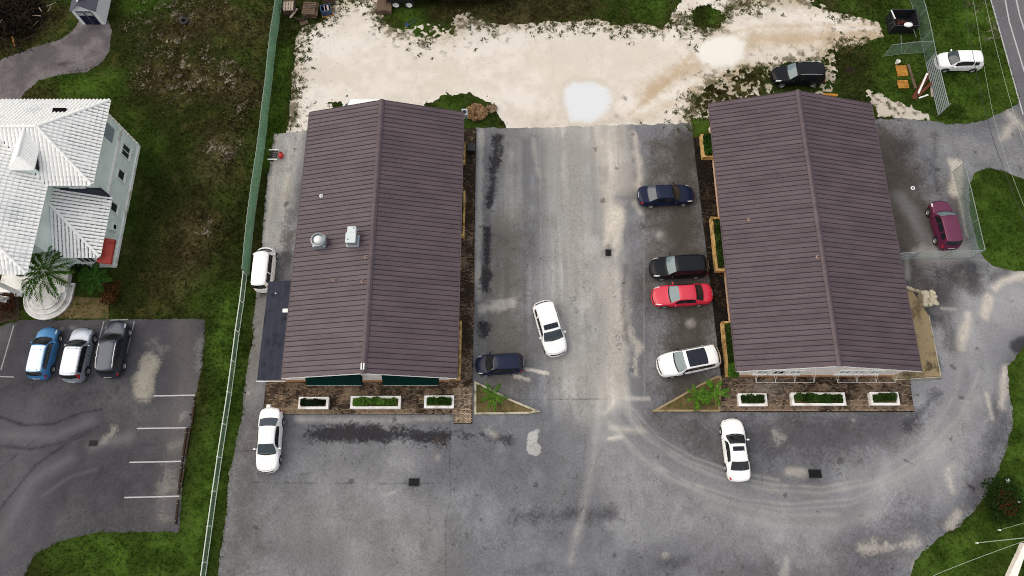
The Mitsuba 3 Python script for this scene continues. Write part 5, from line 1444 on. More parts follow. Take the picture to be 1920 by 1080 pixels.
for i, r in enumerate((2.02, 1.62, 1.22)):
    th = np.linspace(math.pi, 2 * math.pi, 40)
    poly = [(cx + r * math.cos(a), cy + r * math.sin(a)) for a in th] + [(cx + r, cy + 1.2), (cx - r, cy + 1.2)]
    obj('step', prism(poly, 0 if i == 0 else 0.17 * i + 0.001, 0.17 * (i + 1)), 'step_stone', k)
    band = Polygon(poly).difference(Polygon(poly).buffer(-0.08))
    e = trimesh.creation.extrude_polygon(band, 0.03, engine='earcut')
    obj('nosing', (e.vertices + [0, 0, 0.17 * (i + 1) + 0.001], e.faces), 'white_stucco', k)
struct('porch_floor', prism([(-43, 18.3), (-37.4, 18.3), (-37.4, 20.55), (-43, 20.55)], 0, 0.52), 'white_stucco')
struct('path_slab', prism([(-38.60, 20.53), (-37.77, 21.16), (-37.45, 19.80), (-37.75, 18.61), (-38.25, 18.85)], -0.02, 0.12), 'white_stucco')
struct('gravel_bed', prism([(-37.87, 16.17), (-37.24, 17.43), (-36.92, 18.09), (-33.88, 17.90), (-33.65, 16.17)], -0.02, 0.03), 'bed_soil')
mat('mulch', (0.03, 0.016, 0.010), 0.9)
struct('mulch_bed', prism([(-46.24, 19.80), (-41.68, 18.85), (-41.06, 16.13), (-42.58, 15.76), (-45.24, 15.76)], -0.02, 0.03), 'mulch')


# ---------------------------------------------------------------- palms
def frond(base, az, L, rise, droop, width, r, nl=16, dark=(0.008, 0.022, 0.006), light=(0.035, 0.10, 0.012)):
    """A feather leaf: an arching midrib with rows of narrow leaflets on both sides."""
    t = np.linspace(0, 1, nl + 1)
    hx = L * t * (1 - 0.12 * t)
    z = rise * L * t - droop * L * t ** 2.2
    d = np.array([math.cos(az), math.sin(az)])
    pts = np.stack([base[0] + d[0] * hx, base[1] + d[1] * hx, base[2] + z], 1)
    V, Fq, C = [], [], []
    mid = tube(pts[:nl - 1], 0.012, 3)
    V.append(mid[0])
    Fq.append(mid[1])
    C.append(np.tile(np.array(light) * 0.9, (len(mid[0]), 1)))
    c = len(mid[0])
    side = np.array([-d[1], d[0], 0])
    for i in range(1, nl + 1):
        u = t[i]
        ln = width * math.sin(math.pi * min(1, 0.18 + 0.8 * u)) ** 0.7 * r.uniform(0.8, 1.15)
        tan = pts[i] - pts[i - 1]
        tan /= np.linalg.norm(tan)
        for s in (-1, 1):
            dr_ = side * s * 0.8 + tan * 0.62 + np.array([0, 0, -0.12 + r.normal(0, 0.12)])
            dr_ /= np.linalg.norm(dr_)
            w = tan * 0.042 * (1 + 0.6 * L / 2.5) + np.array([0, 0, 0.008])
            p = pts[i]
            q = np.array([p - w * 0.4, p + dr_ * ln * 0.5 + w, p + dr_ * ln + np.array([0, 0, -0.10 * ln]), p + dr_ * ln * 0.5 - w])
            V.append(q)
            Fq.append(np.array([[c, c + 1, c + 2], [c, c + 2, c + 3]]))
            k = np.clip(r.normal(0.45, 0.25), 0, 1)
            C.append(np.tile(np.array(dark) * (1 - k) + np.array(light) * k, (4, 1)))
            c += 4
    F2_ = [Fq[0]] + Fq[1:]
    return np.vstack(V), np.vstack(F2_), np.vstack(C)


def palm(x, y, h, nf, L, label, seed, light=(0.035, 0.10, 0.012), dark=(0.008, 0.022, 0.006), droop=0.55, lean=(0, 0), width=0.45):
    r = np.random.default_rng(seed)
    k = thing('palm_tree', label, 'palm')
    x1, y1 = x + lean[0], y + lean[1]
    n = 8
    rings = [bar([x + (x1 - x) * i / n, y + (y1 - y) * i / n, h * i / n], [x + (x1 - x) * (i + 1) / n, y + (y1 - y) * (i + 1) / n, h * (i + 1) / n + 0.02], (0.13 - 0.05 * i / n) * (0.6 + 0.4 * min(1, h)), 9, (0.115 - 0.05 * i / n) * (0.6 + 0.4 * min(1, h))) for i in range(n)]
    obj('trunk', cat(rings), 'bark', k)
    for i in range(nf):
        az = 2 * math.pi * (i + r.uniform(-.25, .25)) / nf * 1.0 + (i % 3) * 0.2
        lvl = r.uniform(0.15, 1.0)
        V, F_, C = frond([x1, y1, h], az, L * r.uniform(0.85, 1.1), 0.25 + 0.55 * lvl, droop * (0.7 + 0.5 * lvl), width * L / 2.4, r, 18, dark, light)
        kk = key_for('frond', k)
        scene[kk] = mikit.ply((V, F_), 'leaf_tint', color=C)


x, y = (-37.54, 19.13)
palm(x, y, 3.2, 18, 2.9, 'tall feathery palm leaning over the white round steps', 1, light=(0.065, 0.15, 0.016), dark=(0.012, 0.036, 0.006), width=0.5, droop=0.7)
x, y = (-34.51, 19.14)
palm(x, y, 1.6, 12, 1.6, 'squat palm between the mint house and the gravel bed', 2, light=(0.045, 0.11, 0.016), dark=(0.01, 0.03, 0.007), width=0.7)
x, y = (-1.48, 9.55)
palm(x, y, 0.8, 8, 1.35, 'young palm alone in the wedge bed beside the awning building', 3, light=(0.10, 0.22, 0.025), dark=(0.015, 0.05, 0.008), width=0.42)
x, y = (15.97, 9.81)
palm(x, y, 0.9, 9, 1.4, 'young palm nearest the right building in the right wedge bed', 4, light=(0.11, 0.24, 0.025), dark=(0.015, 0.05, 0.008), width=0.42)
x, y = (14.70, 9.48)
palm(x, y, 0.7, 8, 1.25, 'young palm nearest the bed point in the right wedge bed', 5, light=(0.11, 0.24, 0.025), dark=(0.015, 0.05, 0.008), width=0.42)
x, y = (-33.63, 18.28)
shrub(x, y, 0.7, 0.9, 0.1, 0.9, 1300, (0.02, 0.025, 0.008), (0.10, 0.035, 0.014), 'reddish shrub at the corner of the mint house', 61, None, 0.08, 'red_shrub')
x, y = (-36.87, 20.53)
shrub(x, y, 0.9, 0.5, 0.05, 0.8, 1300, (0.008, 0.016, 0.006), (0.03, 0.05, 0.012), 'dark shrub below the mint house front window', 62, None, 0.09, 'garden_shrub')
x, y = (-42.11, 17.20)
shrub(x, y, 0.7, 0.9, 0.05, 0.6, 900, (0.018, 0.010, 0.006), (0.06, 0.02, 0.012), 'dark red groundcover left of the round steps', 63, None, 0.08, 'garden_shrub')
x, y = (37.20, 1.45)
shrub(x, y, 1.15, 1.2, 0.1, 1.2, 5200, (0.010, 0.022, 0.008), (0.03, 0.055, 0.012), 'round flowering bush with dull red blooms by the lot edge', 64, None, 0.08, 'flowering_bush', 'bush')
V, F_, C = leaf_cloud((x + 0.1, y, 1.0), (0.9, 0.95, 0.35), 420, 0.06, (0.10, 0.015, 0.012), (0.22, 0.03, 0.025), 65, 0.5, 2)
kk = key_for('blossom', 'flowering_bush')
scene[kk] = mikit.ply((V, F_), 'leaf_tint', color=C)
k = thing('strap_plant', 'strap-leaved green plant at the right frame edge beside the flowering bush', 'plant')
x, y = (38.96, 1.89)
r_ = np.random.default_rng(9)
for i in range(11):
    V, F_, C = frond([x, y, 0.25], r_.uniform(0, 6.28), r_.uniform(0.8, 1.3), 0.5, 0.6, 0.10, r_, 10, (0.015, 0.05, 0.01), (0.05, 0.13, 0.02))
    kk = key_for('leaf', k)
    scene[kk] = mikit.ply((V, F_), 'leaf_tint', color=C)
x, y = (38.48, 1.50)
obj('marker_board', plank([x - 0.25, y, 0.5], [x + 0.35, y + 0.02, 0.55], 0.14, 0.03), 'white_metal', thing('white_board', 'small white board among the strap leaves', 'board'))
x, y = (38.02, 3.10)
k = thing('lawn_sign', 'small white diamond sign on the lawn above the flowering bush', 'sign')
obj('sign_board', move(box(-0.17, 0.17, -0.17, 0.17, 0.5, 0.52), x, y, 0, math.pi / 4.4), 'white_metal', k)
obj('stake', bar([x, y, 0], [x, y, 0.5], 0.02), 'grey_timber', k)
# dry fronds heaped on the grass, and the tangle of brush at top left
x, y = (-3.28, 35.76)
V, F_, C = leaf_cloud((x, y, 0.3), (1.05, 0.9, 0.35), 2600, 0.12, (0.16, 0.085, 0.04), (0.50, 0.34, 0.19), 71, 0.5, 1.7)
k = key_for('brush_heap')
scene[k] = mikit.ply((V, F_), 'leaf_tint', color=C)
tag(k, 'tan heap of dry leaves on the grass by the awning building', 'leaf heap')
x, y = (-1.87, 36.33)
V, F_, C = leaf_cloud((x, y, 0.15), (0.5, 0.5, 0.2), 700, 0.1, (0.14, 0.09, 0.05), (0.42, 0.30, 0.19), 72, 0.5, 1.7)
k = key_for('brush_heap')
scene[k] = mikit.ply((V, F_), 'leaf_tint', color=C)
tag(k, 'smaller tan leaf heap right of the large one', 'leaf heap')
k = thing('brush_pile', 'dark tangle of cut branches and scrap at the top left corner', 'brush pile')
x0, y0 = (-48.30, 46.46)
r_ = np.random.default_rng(12)
for nm, m, n, lo, hi in (('branches', 'dark_timber', 230, 0.6, 2.4), ('bleached_sticks', 'pale_timber', 12, 0.5, 1.2), ('twigs', 'black_void', 300, 0.4, 1.5)):
    out = []
    for i in range(n):
        a = r_.uniform(0, 2 * math.pi)
        p = np.array([x0 + r_.normal(0, 1.7), y0 + r_.normal(0, 1.6), r_.uniform(0.05, 0.9)])
        L = r_.uniform(lo, hi)
        q = p + np.array([math.cos(a) * L, math.sin(a) * L, r_.normal(0, 0.25)])
        q[2] = max(0.05, q[2])
        if nm == 'bleached_sticks':
            p[2] += 0.5
            q[2] += 0.5
        out.append(bar(p, q, r_.uniform(0.015, 0.05), 5, 0.01))
    obj(nm, cat(out), m, k, kind='stuff')
V, F_, C = leaf_cloud((x0, y0, 0.45), (2.6, 2.4, 0.5), 6000, 0.12, (0.008, 0.008, 0.005), (0.03, 0.022, 0.014), 73)
kk = key_for('dead_leaves', k)
scene[kk] = mikit.ply((V, F_), 'leaf_tint', color=C)
a, b = (-47.33, 44.90), (-47.41, 43.18)
obj('rusty_pipe', bar([*(-47.83, 44.16), 0.3], [*(-47.51, 43.18), 0.1], 0.07, 8), 'orange_timber', None, label='short rusty pipe below the brush pile', cat='pipe')

# ---------------------------------------------------------------- shed
sx0, sx1, sy0, sy1 = -41.6, -39.35, 45.77, 49.2
k = thing('garden_shed', 'small pale shed with grey roof and navy double doors', 'shed')
pts = [(sx0, 0), (sx1, 0), (sx1, 1.95), ((sx0 + sx1) / 2, 2.75), (sx0, 1.95)]
m = trimesh.creation.extrude_polygon(Polygon(pts), sy1 - sy0, engine='earcut')
obj('wall', (np.stack([m.vertices[:, 0], sy0 + m.vertices[:, 2], m.vertices[:, 1]], 1), m.faces[:, ::-1]), 'shed_white', k)
sm = (sx0 + sx1) / 2
rf = obj('roof', cat([plank([sm - 0.62, sy0 - 0.15, 2.37], [sm - 0.62, sy1 + 0.1, 2.37], 0.01, 0.01)]), 'shed_shingle', k)
for s in (-1, 1):
    W = np.array([[sm, sy0 - 0.15, 2.82], [sm, sy1 + 0.15, 2.82], [sm + s * 1.25, sy1 + 0.15, 1.93], [sm + s * 1.25, sy0 - 0.15, 1.93]])
    Fq = np.array([[0, 1, 2, 3]]) if s < 0 else np.array([[3, 2, 1, 0]])
    for q in range(7):
        a, b = q / 7, (q + 1.08) / 7
        A = np.array([W[0] + (W[3] - W[0]) * min(a, 1), W[1] + (W[2] - W[1]) * min(a, 1), W[1] + (W[2] - W[1]) * min(b, 1) + [0, 0, 0.02], W[0] + (W[3] - W[0]) * min(b, 1) + [0, 0, 0.02]])
        obj('shingle_course', cat([(A, Fq), (A - [0, 0, 0.04], Fq[:, ::-1])]), 'shed_shingle', rf)
obj('vent', cat([box(sm - 0.3, sm + 0.3, sy0 + 0.5, sy0 + 0.62, 2.80, 2.9), box(sm - 0.05, sm + 0.05, sy0 + 0.2, sy0 + 1.0, 2.84, 2.92)]), 'white_metal', rf)
for s in (0, 1):
    xa = sm - 0.02 - 0.72 + s * 0.76
    d = obj('door', box(xa, xa + 0.70, sy0 - 0.04, sy0 - 0.003, 0.06, 1.85), 'shed_navy', k)
    obj('door_pane', box(xa + 0.08, xa + 0.62, sy0 - 0.05, sy0 - 0.042, 1.3, 1.75), 'galvanised', d)
    obj('muntin', cat([box(xa + 0.08 + 0.135 * q, xa + 0.10 + 0.135 * q, sy0 - 0.06, sy0 - 0.051, 1.3, 1.75) for q in range(5)] + [box(xa + 0.08, xa + 0.62, sy0 - 0.066, sy0 - 0.061, 1.51, 1.54)]), 'white_metal', d)

# ---------------------------------------------------------------- trailer, timber, skip and odds and ends
tx, ty = (-11.28, 47.68)
tx2 = (-9.99, 47.68)[0]
k = thing('box_trailer', 'dark box trailer with two white-hubbed wheels at the top edge', 'trailer')
obj('box_body', box(tx - 0.9, tx + 11.0, ty - 0.05, ty + 2.45, 1.15, 3.8, 0.04), 'black_paint', k)
obj('chassis', cat([box(tx - 0.9, tx + 10.8, ty + o, ty + o + 0.12, 0.85, 1.145) for o in (0.5, 1.8)]), 'dark_timber', k)
obj('skirt', box(tx - 0.8, tx + 1.8, ty - 0.12, ty - 0.055, 0.9, 1.3), 'black_paint', k)


def wheel(parent, x, y, r, w, axis='y', out=-1, rim='alloy', rz=0.0):
    """Tyre and rim; out: which way along its axle the rim faces."""
    prof = [(r * 0.62, -w / 2), (r * 0.93, -w / 2), (r, -w * 0.32), (r, w * 0.32), (r * 0.93, w / 2), (r * 0.62, w / 2)]
    v, f = revolve(prof, 22)
    rim_p = [(0, w * 0.30), (r * 0.16, w * 0.34), (r * 0.2, w * 0.18), (r * 0.5, w * 0.26), (r * 0.62, w * 0.47), (r * 0.63, -w * 0.3), (0, -w * 0.3)]
    v2, f2 = revolve(rim_p, 22)

    def pose(v):
        q = np.stack([v[:, 0], v[:, 2] * out, v[:, 1] * -out], 1)
        c, s = math.cos(rz), math.sin(rz)
        return np.stack([q[:, 0] * c - q[:, 1] * s, q[:, 0] * s + q[:, 1] * c, q[:, 2]], 1) + [x, y, r]
    wk = obj('wheel', (pose(v), f), 'rubber', parent, smooth=35)
    obj('rim', (pose(v2), f2), rim, wk, smooth=35)


for X in (tx, tx2):
    wheel(k, X, ty + 0.1, 0.5, 0.3, out=-1, rim='white_hub')
    wheel(k, X, ty + 2.2, 0.5, 0.3, out=1, rim='white_hub')
k = thing('timber_steps', 'weathered timber landing at the left end of the box trailer', 'landing')
lx0, ly0 = (-13.12, 46.94)
lx1 = (-11.67, 46.94)[0]
for i in range(8):
    xx = lx0 + (lx1 - lx0) * (i + 0.5) / 8
    obj('plank', plank([xx, ly0, 0.45], [xx, ly0 + 2.2, 0.45], (lx1 - lx0) / 8 - 0.015, 0.04), 'grey_timber', k)
obj('frame', cat([box(lx0, lx1, ly0 + o, ly0 + o + 0.09, 0, 0.43) for o in (0.02, 1.0, 2.0)]), 'grey_timber', k)


def pallet(cx, cy, z, w, d, rz, m, label, ns=7, group=None, tilt=0.0):
    k = thing('pallet', label, 'pallet', group)
    R = trimesh.transformations.euler_matrix(tilt, 0, rz)[:3, :3]

    def at(v, f):
        return np.asarray(v) @ R.T + [cx, cy, z], f
    for i in range(ns):
        x = -w / 2 + w * (i + 0.5) / ns
        obj('slat', at(*box(x - w / ns * 0.36, x + w / ns * 0.36, -d / 2, d / 2, 0.11, 0.135)), m, k)
    for o in (-d / 2 + 0.04, 0, d / 2 - 0.04):
        obj('stringer', at(*box(-w / 2, w / 2, o - 0.04, o + 0.04, 0.02, 0.108)), m, k)
    for i in (0, ns // 2, ns - 1):
        x = -w / 2 + w * (i + 0.5) / ns
        obj('bottom_slat', at(*box(x - 0.05, x + 0.05, -d / 2, d / 2, 0, 0.018)), m, k)


x, y = (36.76, 40.42)
pallet(x, y, 0.02, 1.15, 0.95, math.pi / 2 + 0.03, 'orange_timber', 'longer orange pallet on the grass below the white bucket', 9)
x, y = (36.60, 38.94)
pallet(x, y, 0.02, 0.85, 0.95, math.pi / 2 + 0.03, 'orange_timber', 'shorter orange pallet nearest the gravel patch', 6)
a, b = [(37.49, 41.13), (37.71, 38.48)]
obj('timber_beam', plank([*a, 0.08], [*b, 0.08], 0.22, 0.1), 'grey_timber', None, label='long weathered beam right of the orange pallets', cat='timber beam')
for i, ((p, q), w, z, z2, m, lab) in enumerate((([(39.27, 40.12), (37.31, 37.38)], 0.42, 0.12, 0.06, 'red_timber', 'widest red-brown board of the pile by the barred gate'), ([(38.95, 40.00), (37.74, 37.84)], 0.16, 0.32, 0.26, 'white_metal', 'white plank lying on the red-brown boards'), ([(39.21, 39.00), (37.76, 37.67)], 0.25, 0.26, 0.16, 'red_timber', 'narrow red-brown board crossing the pile by the gate'),
                                                ([(39.21, 38.77), (39.09, 37.61)], 0.16, 0.06, 0.06, 'pale_timber', 'short tan board between the pile and the barred gate'), ([(37.82, 37.44), (38.73, 37.78)], 0.14, 0.1, 0.12, 'white_metal', 'short white board at the foot of the pile'))):
    obj('board', plank([*p, z], [*q, z2], w, 0.05), m, None, label=lab, cat='board')
x, y = (36.43, 41.29)
k = thing('bucket', 'round white bucket above the orange pallet', 'bucket')
obj('pail', move(revolve([(0.13, 0.02), (0.20, 0.40), (0.21, 0.42), (0.19, 0.42), (0.12, 0.05), (0, 0.05)], 18), x, y, 0), 'white_metal', k)
obj('bail', tube([[x + 0.2 * math.cos(t), y + 0.05, 0.4 + 0.14 * math.sin(t)] for t in np.linspace(0, math.pi, 9)], 0.01, 4), 'cast_iron', k)
# skip
x0, y0 = (36.22, 44.63)
x1, y1 = (38.58, 46.48)
k = thing('skip', 'black open-topped skip inside the mesh fence', 'skip')
out_ = Polygon([(x0, y0), (x1, y0), (x1, y1), (x0, y1)])
w = trimesh.creation.extrude_polygon(out_.difference(out_.buffer(-0.07, join_style='mitre')), 1.1, engine='earcut')
obj('side_wall', (w.vertices + [0, 0, 0.1], w.faces), 'black_paint', k)
obj('floor', box(x0 + 0.075, x1 - 0.075, y0 + 0.075, y1 - 0.075, 0.1, 0.2), 'black_paint', k)
obj('rim', cat([box(x0 - 0.05, x1 + 0.05, a - 0.05, a + 0.05, 1.203, 1.27) for a in (y0, y1)] + [box(a - 0.05, a + 0.05, y0 + 0.053, y1 - 0.053, 1.203, 1.27) for a in (x0, x1)]), 'black_paint', k)
obj('lifting_lug', cat([box(x0 - 0.2, x0 - 0.053, y0 + 0.4 + q, y0 + 0.55 + q, 0.7, 0.95, 0.02) for q in (0, 0.6)]), 'black_paint', k)
obj('waste', stones(22, lambda r: (r.uniform(x0 + .3, x1 - .3), r.uniform(y0 + .3, y1 - .3)), 0.08, 0.2, 8)[0] + [0, 0, 0.25] if False else (lambda q: (q[0] + [0, 0, 0.25], q[1]))(stones(22, lambda r: (r.uniform(x0 + .3, x1 - .3), r.uniform(y0 + .3, y1 - .3)), 0.08, 0.2, 8)), 'red_timber', k)
obj('rubbish_sack', move((trimesh.creation.icosphere(2).vertices * [0.42, 0.26, 0.16], trimesh.creation.icosphere(2).faces), (x0 + x1) / 2 + 0.1, y0 + 0.05, 1.3), 'shed_white', None, label='pale sack draped over the front rim of the skip', cat='sack', smooth=True)
obj('sheet_scrap', plank([x0 - 0.05, y1 - 0.1, 1.3], [x0 + 0.15, y0 + 0.75, 1.3], 0.12, 0.02), 'white_metal', None, label='white scrap strip on the left rim of the skip', cat='scrap')
# pallet stacks at the top
ORD = ('lowest of the six', 'second from the ground', 'third from the ground', 'fourth from the ground', 'second from the top', 'uppermost')
x, y = (-21.51, 47.15)
pallet(x, y, 0.85, 1.0, 1.0, 0.05, 'pale_timber', 'pale pallet lying on top beside the green screened fence', 4)
x, y = (-19.50, 47.02)
for i in range(6):
    pallet(x + rng.normal(0, 0.04), y + rng.normal(0, 0.04), 0.14 * i, 1.45, 1.25, math.pi / 2 + rng.normal(0, 0.04), 'grey_timber', f'dark weathered pallet in the tall stack at the top edge, {ORD[i]}', 7, 'stacked dark pallets')
x, y = (-21.59, 47.45)
for i in range(6):
    pallet(x + rng.normal(0, 0.04), y + rng.normal(0, 0.04), 0.14 * i, 1.1, 1.1, rng.normal(0.05, 0.05), 'grey_timber', f'dark weathered pallet in the stack under the pale one, {ORD[i]}', 6, 'pallets under the pale one')
for (p, q), z, lab in (([(-21.75, 46.78), (-20.38, 46.02)], 0.2, 'dark plank leaning below the pallet stacks, left one'), ([(-21.44, 46.27), (-20.81, 47.28)], 0.35, 'pale plank lying across the dark planks'), ([(-21.14, 46.40), (-20.08, 46.15)], 0.12, 'dark plank below the pallet stacks, right one')):
    obj('board', plank([*p, z], [*q, z + 0.1], 0.2, 0.05), 'pale_timber' if 'pale' in lab else 'dark_timber', None, label=lab, cat='board')
x, y = (-20.14, 45.94)
pallet(x, y, 0.0, 0.8, 0.5, 0.35, 'grey_timber', 'small broken pallet piece in front of the stacks', 4)
x, y = (-17.99, 47.11)
pallet(x, y, 0.0, 1.15, 0.95, 0.25, 'orange_timber', 'tan pallet carrying the blue crate', 6)
k = thing('crate', 'dark blue open crate on the tan pallet', 'crate')
R = lambda b: (b[0] @ trimesh.transformations.rotation_matrix(0.25, [0, 0, 1])[:3, :3].T + [x, y, 0], b[1])  # noqa: E731
obj('crate_side', cat([R(box(-0.5, 0.5, -0.42, -0.36, 0.145, 0.75)), R(box(-0.5, 0.5, 0.36, 0.42, 0.145, 0.75)), R(box(-0.5, -0.44, -0.357, 0.357, 0.145, 0.75)), R(box(0.44, 0.5, -0.357, 0.357, 0.145, 0.75))]), 'blue_plastic', k)
obj('crate_floor', R(box(-0.437, 0.437, -0.357, 0.357, 0.145, 0.2)), 'blue_plastic', k)
obj('divider', cat([R(box(-0.14, -0.08, -0.357, 0.357, 0.2, 0.7)), R(box(0.12, 0.3, -0.3, 0.3, 0.2, 0.72))]), 'pale_timber', k)
x, y = (-17.93, 48.55)
pallet(x, y, 0.0, 1.1, 1.0, 0.1, 'dark_timber', 'dark pallet at the top edge behind the blue crate', 6)
# blue frame on the grass
p0, p1, p2, p3 = [(-10.33, 45.77), (-10.01, 45.52), (-9.21, 46.21), (-9.43, 46.40)]
k = thing('hand_truck', 'blue steel hand truck lying on the grass below the trailer', 'hand truck')
obj('frame', tube([[*p3, 0.12], [*p0, 0.1], [*p1, 0.1], [*p2, 0.12]], 0.03), 'blue_plastic', k)
obj('toe_plate', plank([*p0, 0.15], [*p1, 0.15], 0.3, 0.02), 'blue_plastic', k)
for p in (p0, p1):
    obj('wheel', move(trimesh.creation.cylinder(0.12, 0.06, sections=12), p[0] + 0.05, p[1], 0.1), 'rubber', k)
# slatted trolley with a red drum beside the fence
x0, y0 = (-21.90, 30.91)
x1, y1 = (-21.05, 31.88)
k = thing('trolley', 'slatted trolley by the concrete strip near the green screened fence', 'trolley')
for i in range(6):
    yy = y0 + (y1 - y0) * i / 5
    obj('slat', plank([x0 + (0.15 if 0 < i < 5 else 0), yy, 0.32], [x1, yy, 0.32], 0.09, 0.04), 'white_metal' if i in (0, 5) else 'cast_iron', k)
obj('crossbar', cat([plank([xx, y0, 0.27], [xx, y1, 0.27], 0.06, 0.05) for xx in (x0 + 0.25, x1 - 0.1)]), 'cast_iron', k)
for yy in (y0, y1):
    obj('wheel', move(trimesh.creation.cylinder(0.12, 0.06, sections=12, transform=trimesh.transformations.rotation_matrix(math.pi / 2, [1, 0, 0])), x0 + 0.3, yy, 0.12), 'rubber', k)
x, y = (-20.79, 31.36)
k = thing('fuel_can', 'red plastic can at the end of the trolley', 'can')
obj('can_body', box(x - 0.18, x + 0.18, y - 0.28, y + 0.28, 0, 0.5, 0.1), 'red_plastic', k)
obj('can_cap', move(trimesh.creation.cylinder(0.06, 0.08, sections=10), x, y + 0.15, 0.53), 'cast_iron', k)
# wheel stops
for (p, q), lab in (([(-25.39, 9.15), (-25.39, 7.41)], 'rusty wheel stop beam furthest from the camera corner'), ([(-25.71, 7.16), (-25.70, 4.53)], 'long rusty wheel stop between the second and third parking lines'), ([(-25.70, 4.41), (-25.63, 2.13)], 'long rusty wheel stop between the third and fourth parking lines'), ([(-25.47, 7.08), (-25.50, 4.98)], 'dark kerb beam outside the second parking bay'), ([(-25.45, 4.09), (-25.50, 2.65)], 'dark kerb beam outside the third parking bay'), ([(-25.58, 1.66), (-25.51, -0.08)], 'dark wheel stop nearest the lower lawn')):
    k = thing('wheel_stop', lab, 'wheel stop')
    obj('beam', plank([*p, 0.09], [*q, 0.09], 0.13, 0.12), 'dark_timber', k)
    obj('pin', cat([bar([*(np.array(p) + (np.array(q) - np.array(p)) * t), 0.1], [*(np.array(p) + (np.array(q) - np.array(p)) * t), 0.17], 0.02) for t in (0.15, 0.85)]), 'galvanised', k)


def grate(px, w, d, label, m='cast_iron'):
    x, y = px
    k = thing('drain_grate', label, 'drain grate')
    fr = Polygon([(-w / 2, -d / 2), (w / 2, -d / 2), (w / 2, d / 2), (-w / 2, d / 2)])
    e = trimesh.creation.extrude_polygon(fr.difference(fr.buffer(-0.05, join_style='mitre')), 0.03, engine='earcut')
    obj('grate_frame', (e.vertices + [x, y, 0.003], e.faces), m, k)
    obj('sump', box(x - w / 2 + 0.05, x + w / 2 - 0.05, y - d / 2 + 0.05, y + d / 2 - 0.05, 0.0, 0.014), 'black_void', k)
    n = max(4, int(w / 0.08))
    for i in range(n):
        xx = x - w / 2 + 0.05 + (w - 0.1) * (i + 0.5) / n
        obj('bar', box(xx - 0.014, xx + 0.014, y - d / 2 + 0.05, y + d / 2 - 0.05, 0.016, 0.03), m, k)


grate((8.28, 22.04), 0.5, 0.62, 'square drain grate in the sandy wash of the middle yard')
grate((-7.57, 3.00), 0.85, 0.6, 'drain grate in the grey lot south of the awning building')
grate((23.52, 3.64), 1.0, 0.65, 'drain grate in the dark lot right of the white sedan with sunroof')
grate((-32.94, 5.96), 0.72, 0.5, 'drain grate among the tyre arcs of the left lot')
grate((31.90, 40.60), 0.8, 0.7, 'rusty drain cover in the grass right of the black car', 'dark_timber')
x, y = (35.58, 28.19)
obj('pipe_ring', move(revolve([(0.10, 0.0), (0.19, 0.0), (0.19, 0.06), (0.10, 0.06), (0.10, 0.0)], 14), x, y, 0.011), 'shed_white', None, label='small white ring lying on the brown asphalt', cat='ring')
x, y = (-31.77, 46.09)
obj('scrap_tyre', move(revolve([(0.2, 0.0), (0.42, 0.02), (0.46, 0.12), (0.42, 0.22), (0.22, 0.24), (0.2, 0.0)], 18), x, y, 0), 'rubber', None, label='old black tyre lying in the worn lawn', cat='tyre')
x, y = (-19.27, 8.75)
k = thing('meter_box', 'small white box standing behind the white sedan by the fence', 'box')
obj('case', box(x - 0.13, x + 0.13, y - 0.12, y + 0.12, 0.1, 0.62, 0.02), 'white_metal', k)
obj('lid', box(x - 0.16, x + 0.16, y - 0.15, y + 0.15, 0.622, 0.66, 0.01), 'white_metal', k)
x, y = (29.38, 37.57)
obj('yellow_board', plank([x - 0.6, y, 0.4], [x + 0.7, y - 0.1, 0.4], 0.2, 0.3), 'orange_timber', None, label='yellow board behind the north end of the right roof', cat='board')


# ---------------------------------------------------------------- cars
KIND = {
    'sedan': dict(top=[(0, .60), (.012, .68), (.04, .76), (.12, .85), (.25, .955), (.275, .985), (.355, 1.22), (.425, 1.39), (.50, 1.445), (.60, 1.44), (.69, 1.375), (.77, 1.22), (.845, 1.075), (.93, 1.06), (.975, 1.02), (1, .90)],
                  belt=[(0, .50), (.04, .68), (.25, .88), (.5, .93), (.8, .985), (.95, .96), (1, .80)], wind=(.285, .425), rear=(.70, .835), doors=((.335, .505), (.525, .715)), axles=(.185, .785), r=.325),
    'hatch': dict(top=[(0, .62), (.014, .72), (.05, .82), (.13, .92), (.20, .99), (.225, 1.02), (.31, 1.29), (.385, 1.46), (.50, 1.52), (.70, 1.50), (.85, 1.45), (.90, 1.40), (.95, 1.17), (.975, .98), (1, .80)],
                  belt=[(0, .52), (.05, .74), (.22, .92), (.5, .97), (.85, 1.02), (.95, .98), (1, .76)], wind=(.235, .385), rear=(.895, .955), doors=((.29, .50), (.525, .71), (.735, .85)), axles=(.18, .80), r=.32),
    'suv': dict(top=[(0, .72), (.012, .86), (.04, .97), (.13, 1.05), (.24, 1.10), (.262, 1.13), (.33, 1.42), (.395, 1.64), (.47, 1.71), (.70, 1.70), (.87, 1.66), (.915, 1.60), (.955, 1.25), (.975, 1.04), (1, .85)],
                belt=[(0, .58), (.04, .84), (.24, 1.03), (.5, 1.07), (.85, 1.11), (.95, 1.06), (1, .80)], wind=(.272, .392), rear=(.915, .955), doors=((.32, .50), (.52, .70), (.73, .87)), axles=(.175, .79), r=.365),
    'van': dict(top=[(0, .80), (.02, .98), (.06, 1.08), (.10, 1.16), (.15, 1.48), (.21, 1.82), (.30, 1.90), (.70, 1.90), (.93, 1.87), (.965, 1.75), (.985, 1.15), (1, .8)],
                belt=[(0, .66), (.05, .98), (.15, 1.05), (.5, 1.08), (.9, 1.08), (.97, 1.0), (1, .76)], wind=(.095, .20), rear=(.960, .983), doors=((.19, .38), (.41, .65), (.68, .90)), axles=(.14, .82), r=.29),
}
HALF = [(0, .60), (.008, .74), (.03, .86), (.07, .935), (.13, .975), (.22, .995), (.5, 1.0), (.78, .99), (.88, .965), (.95, .92), (.985, .85), (1, .74)]


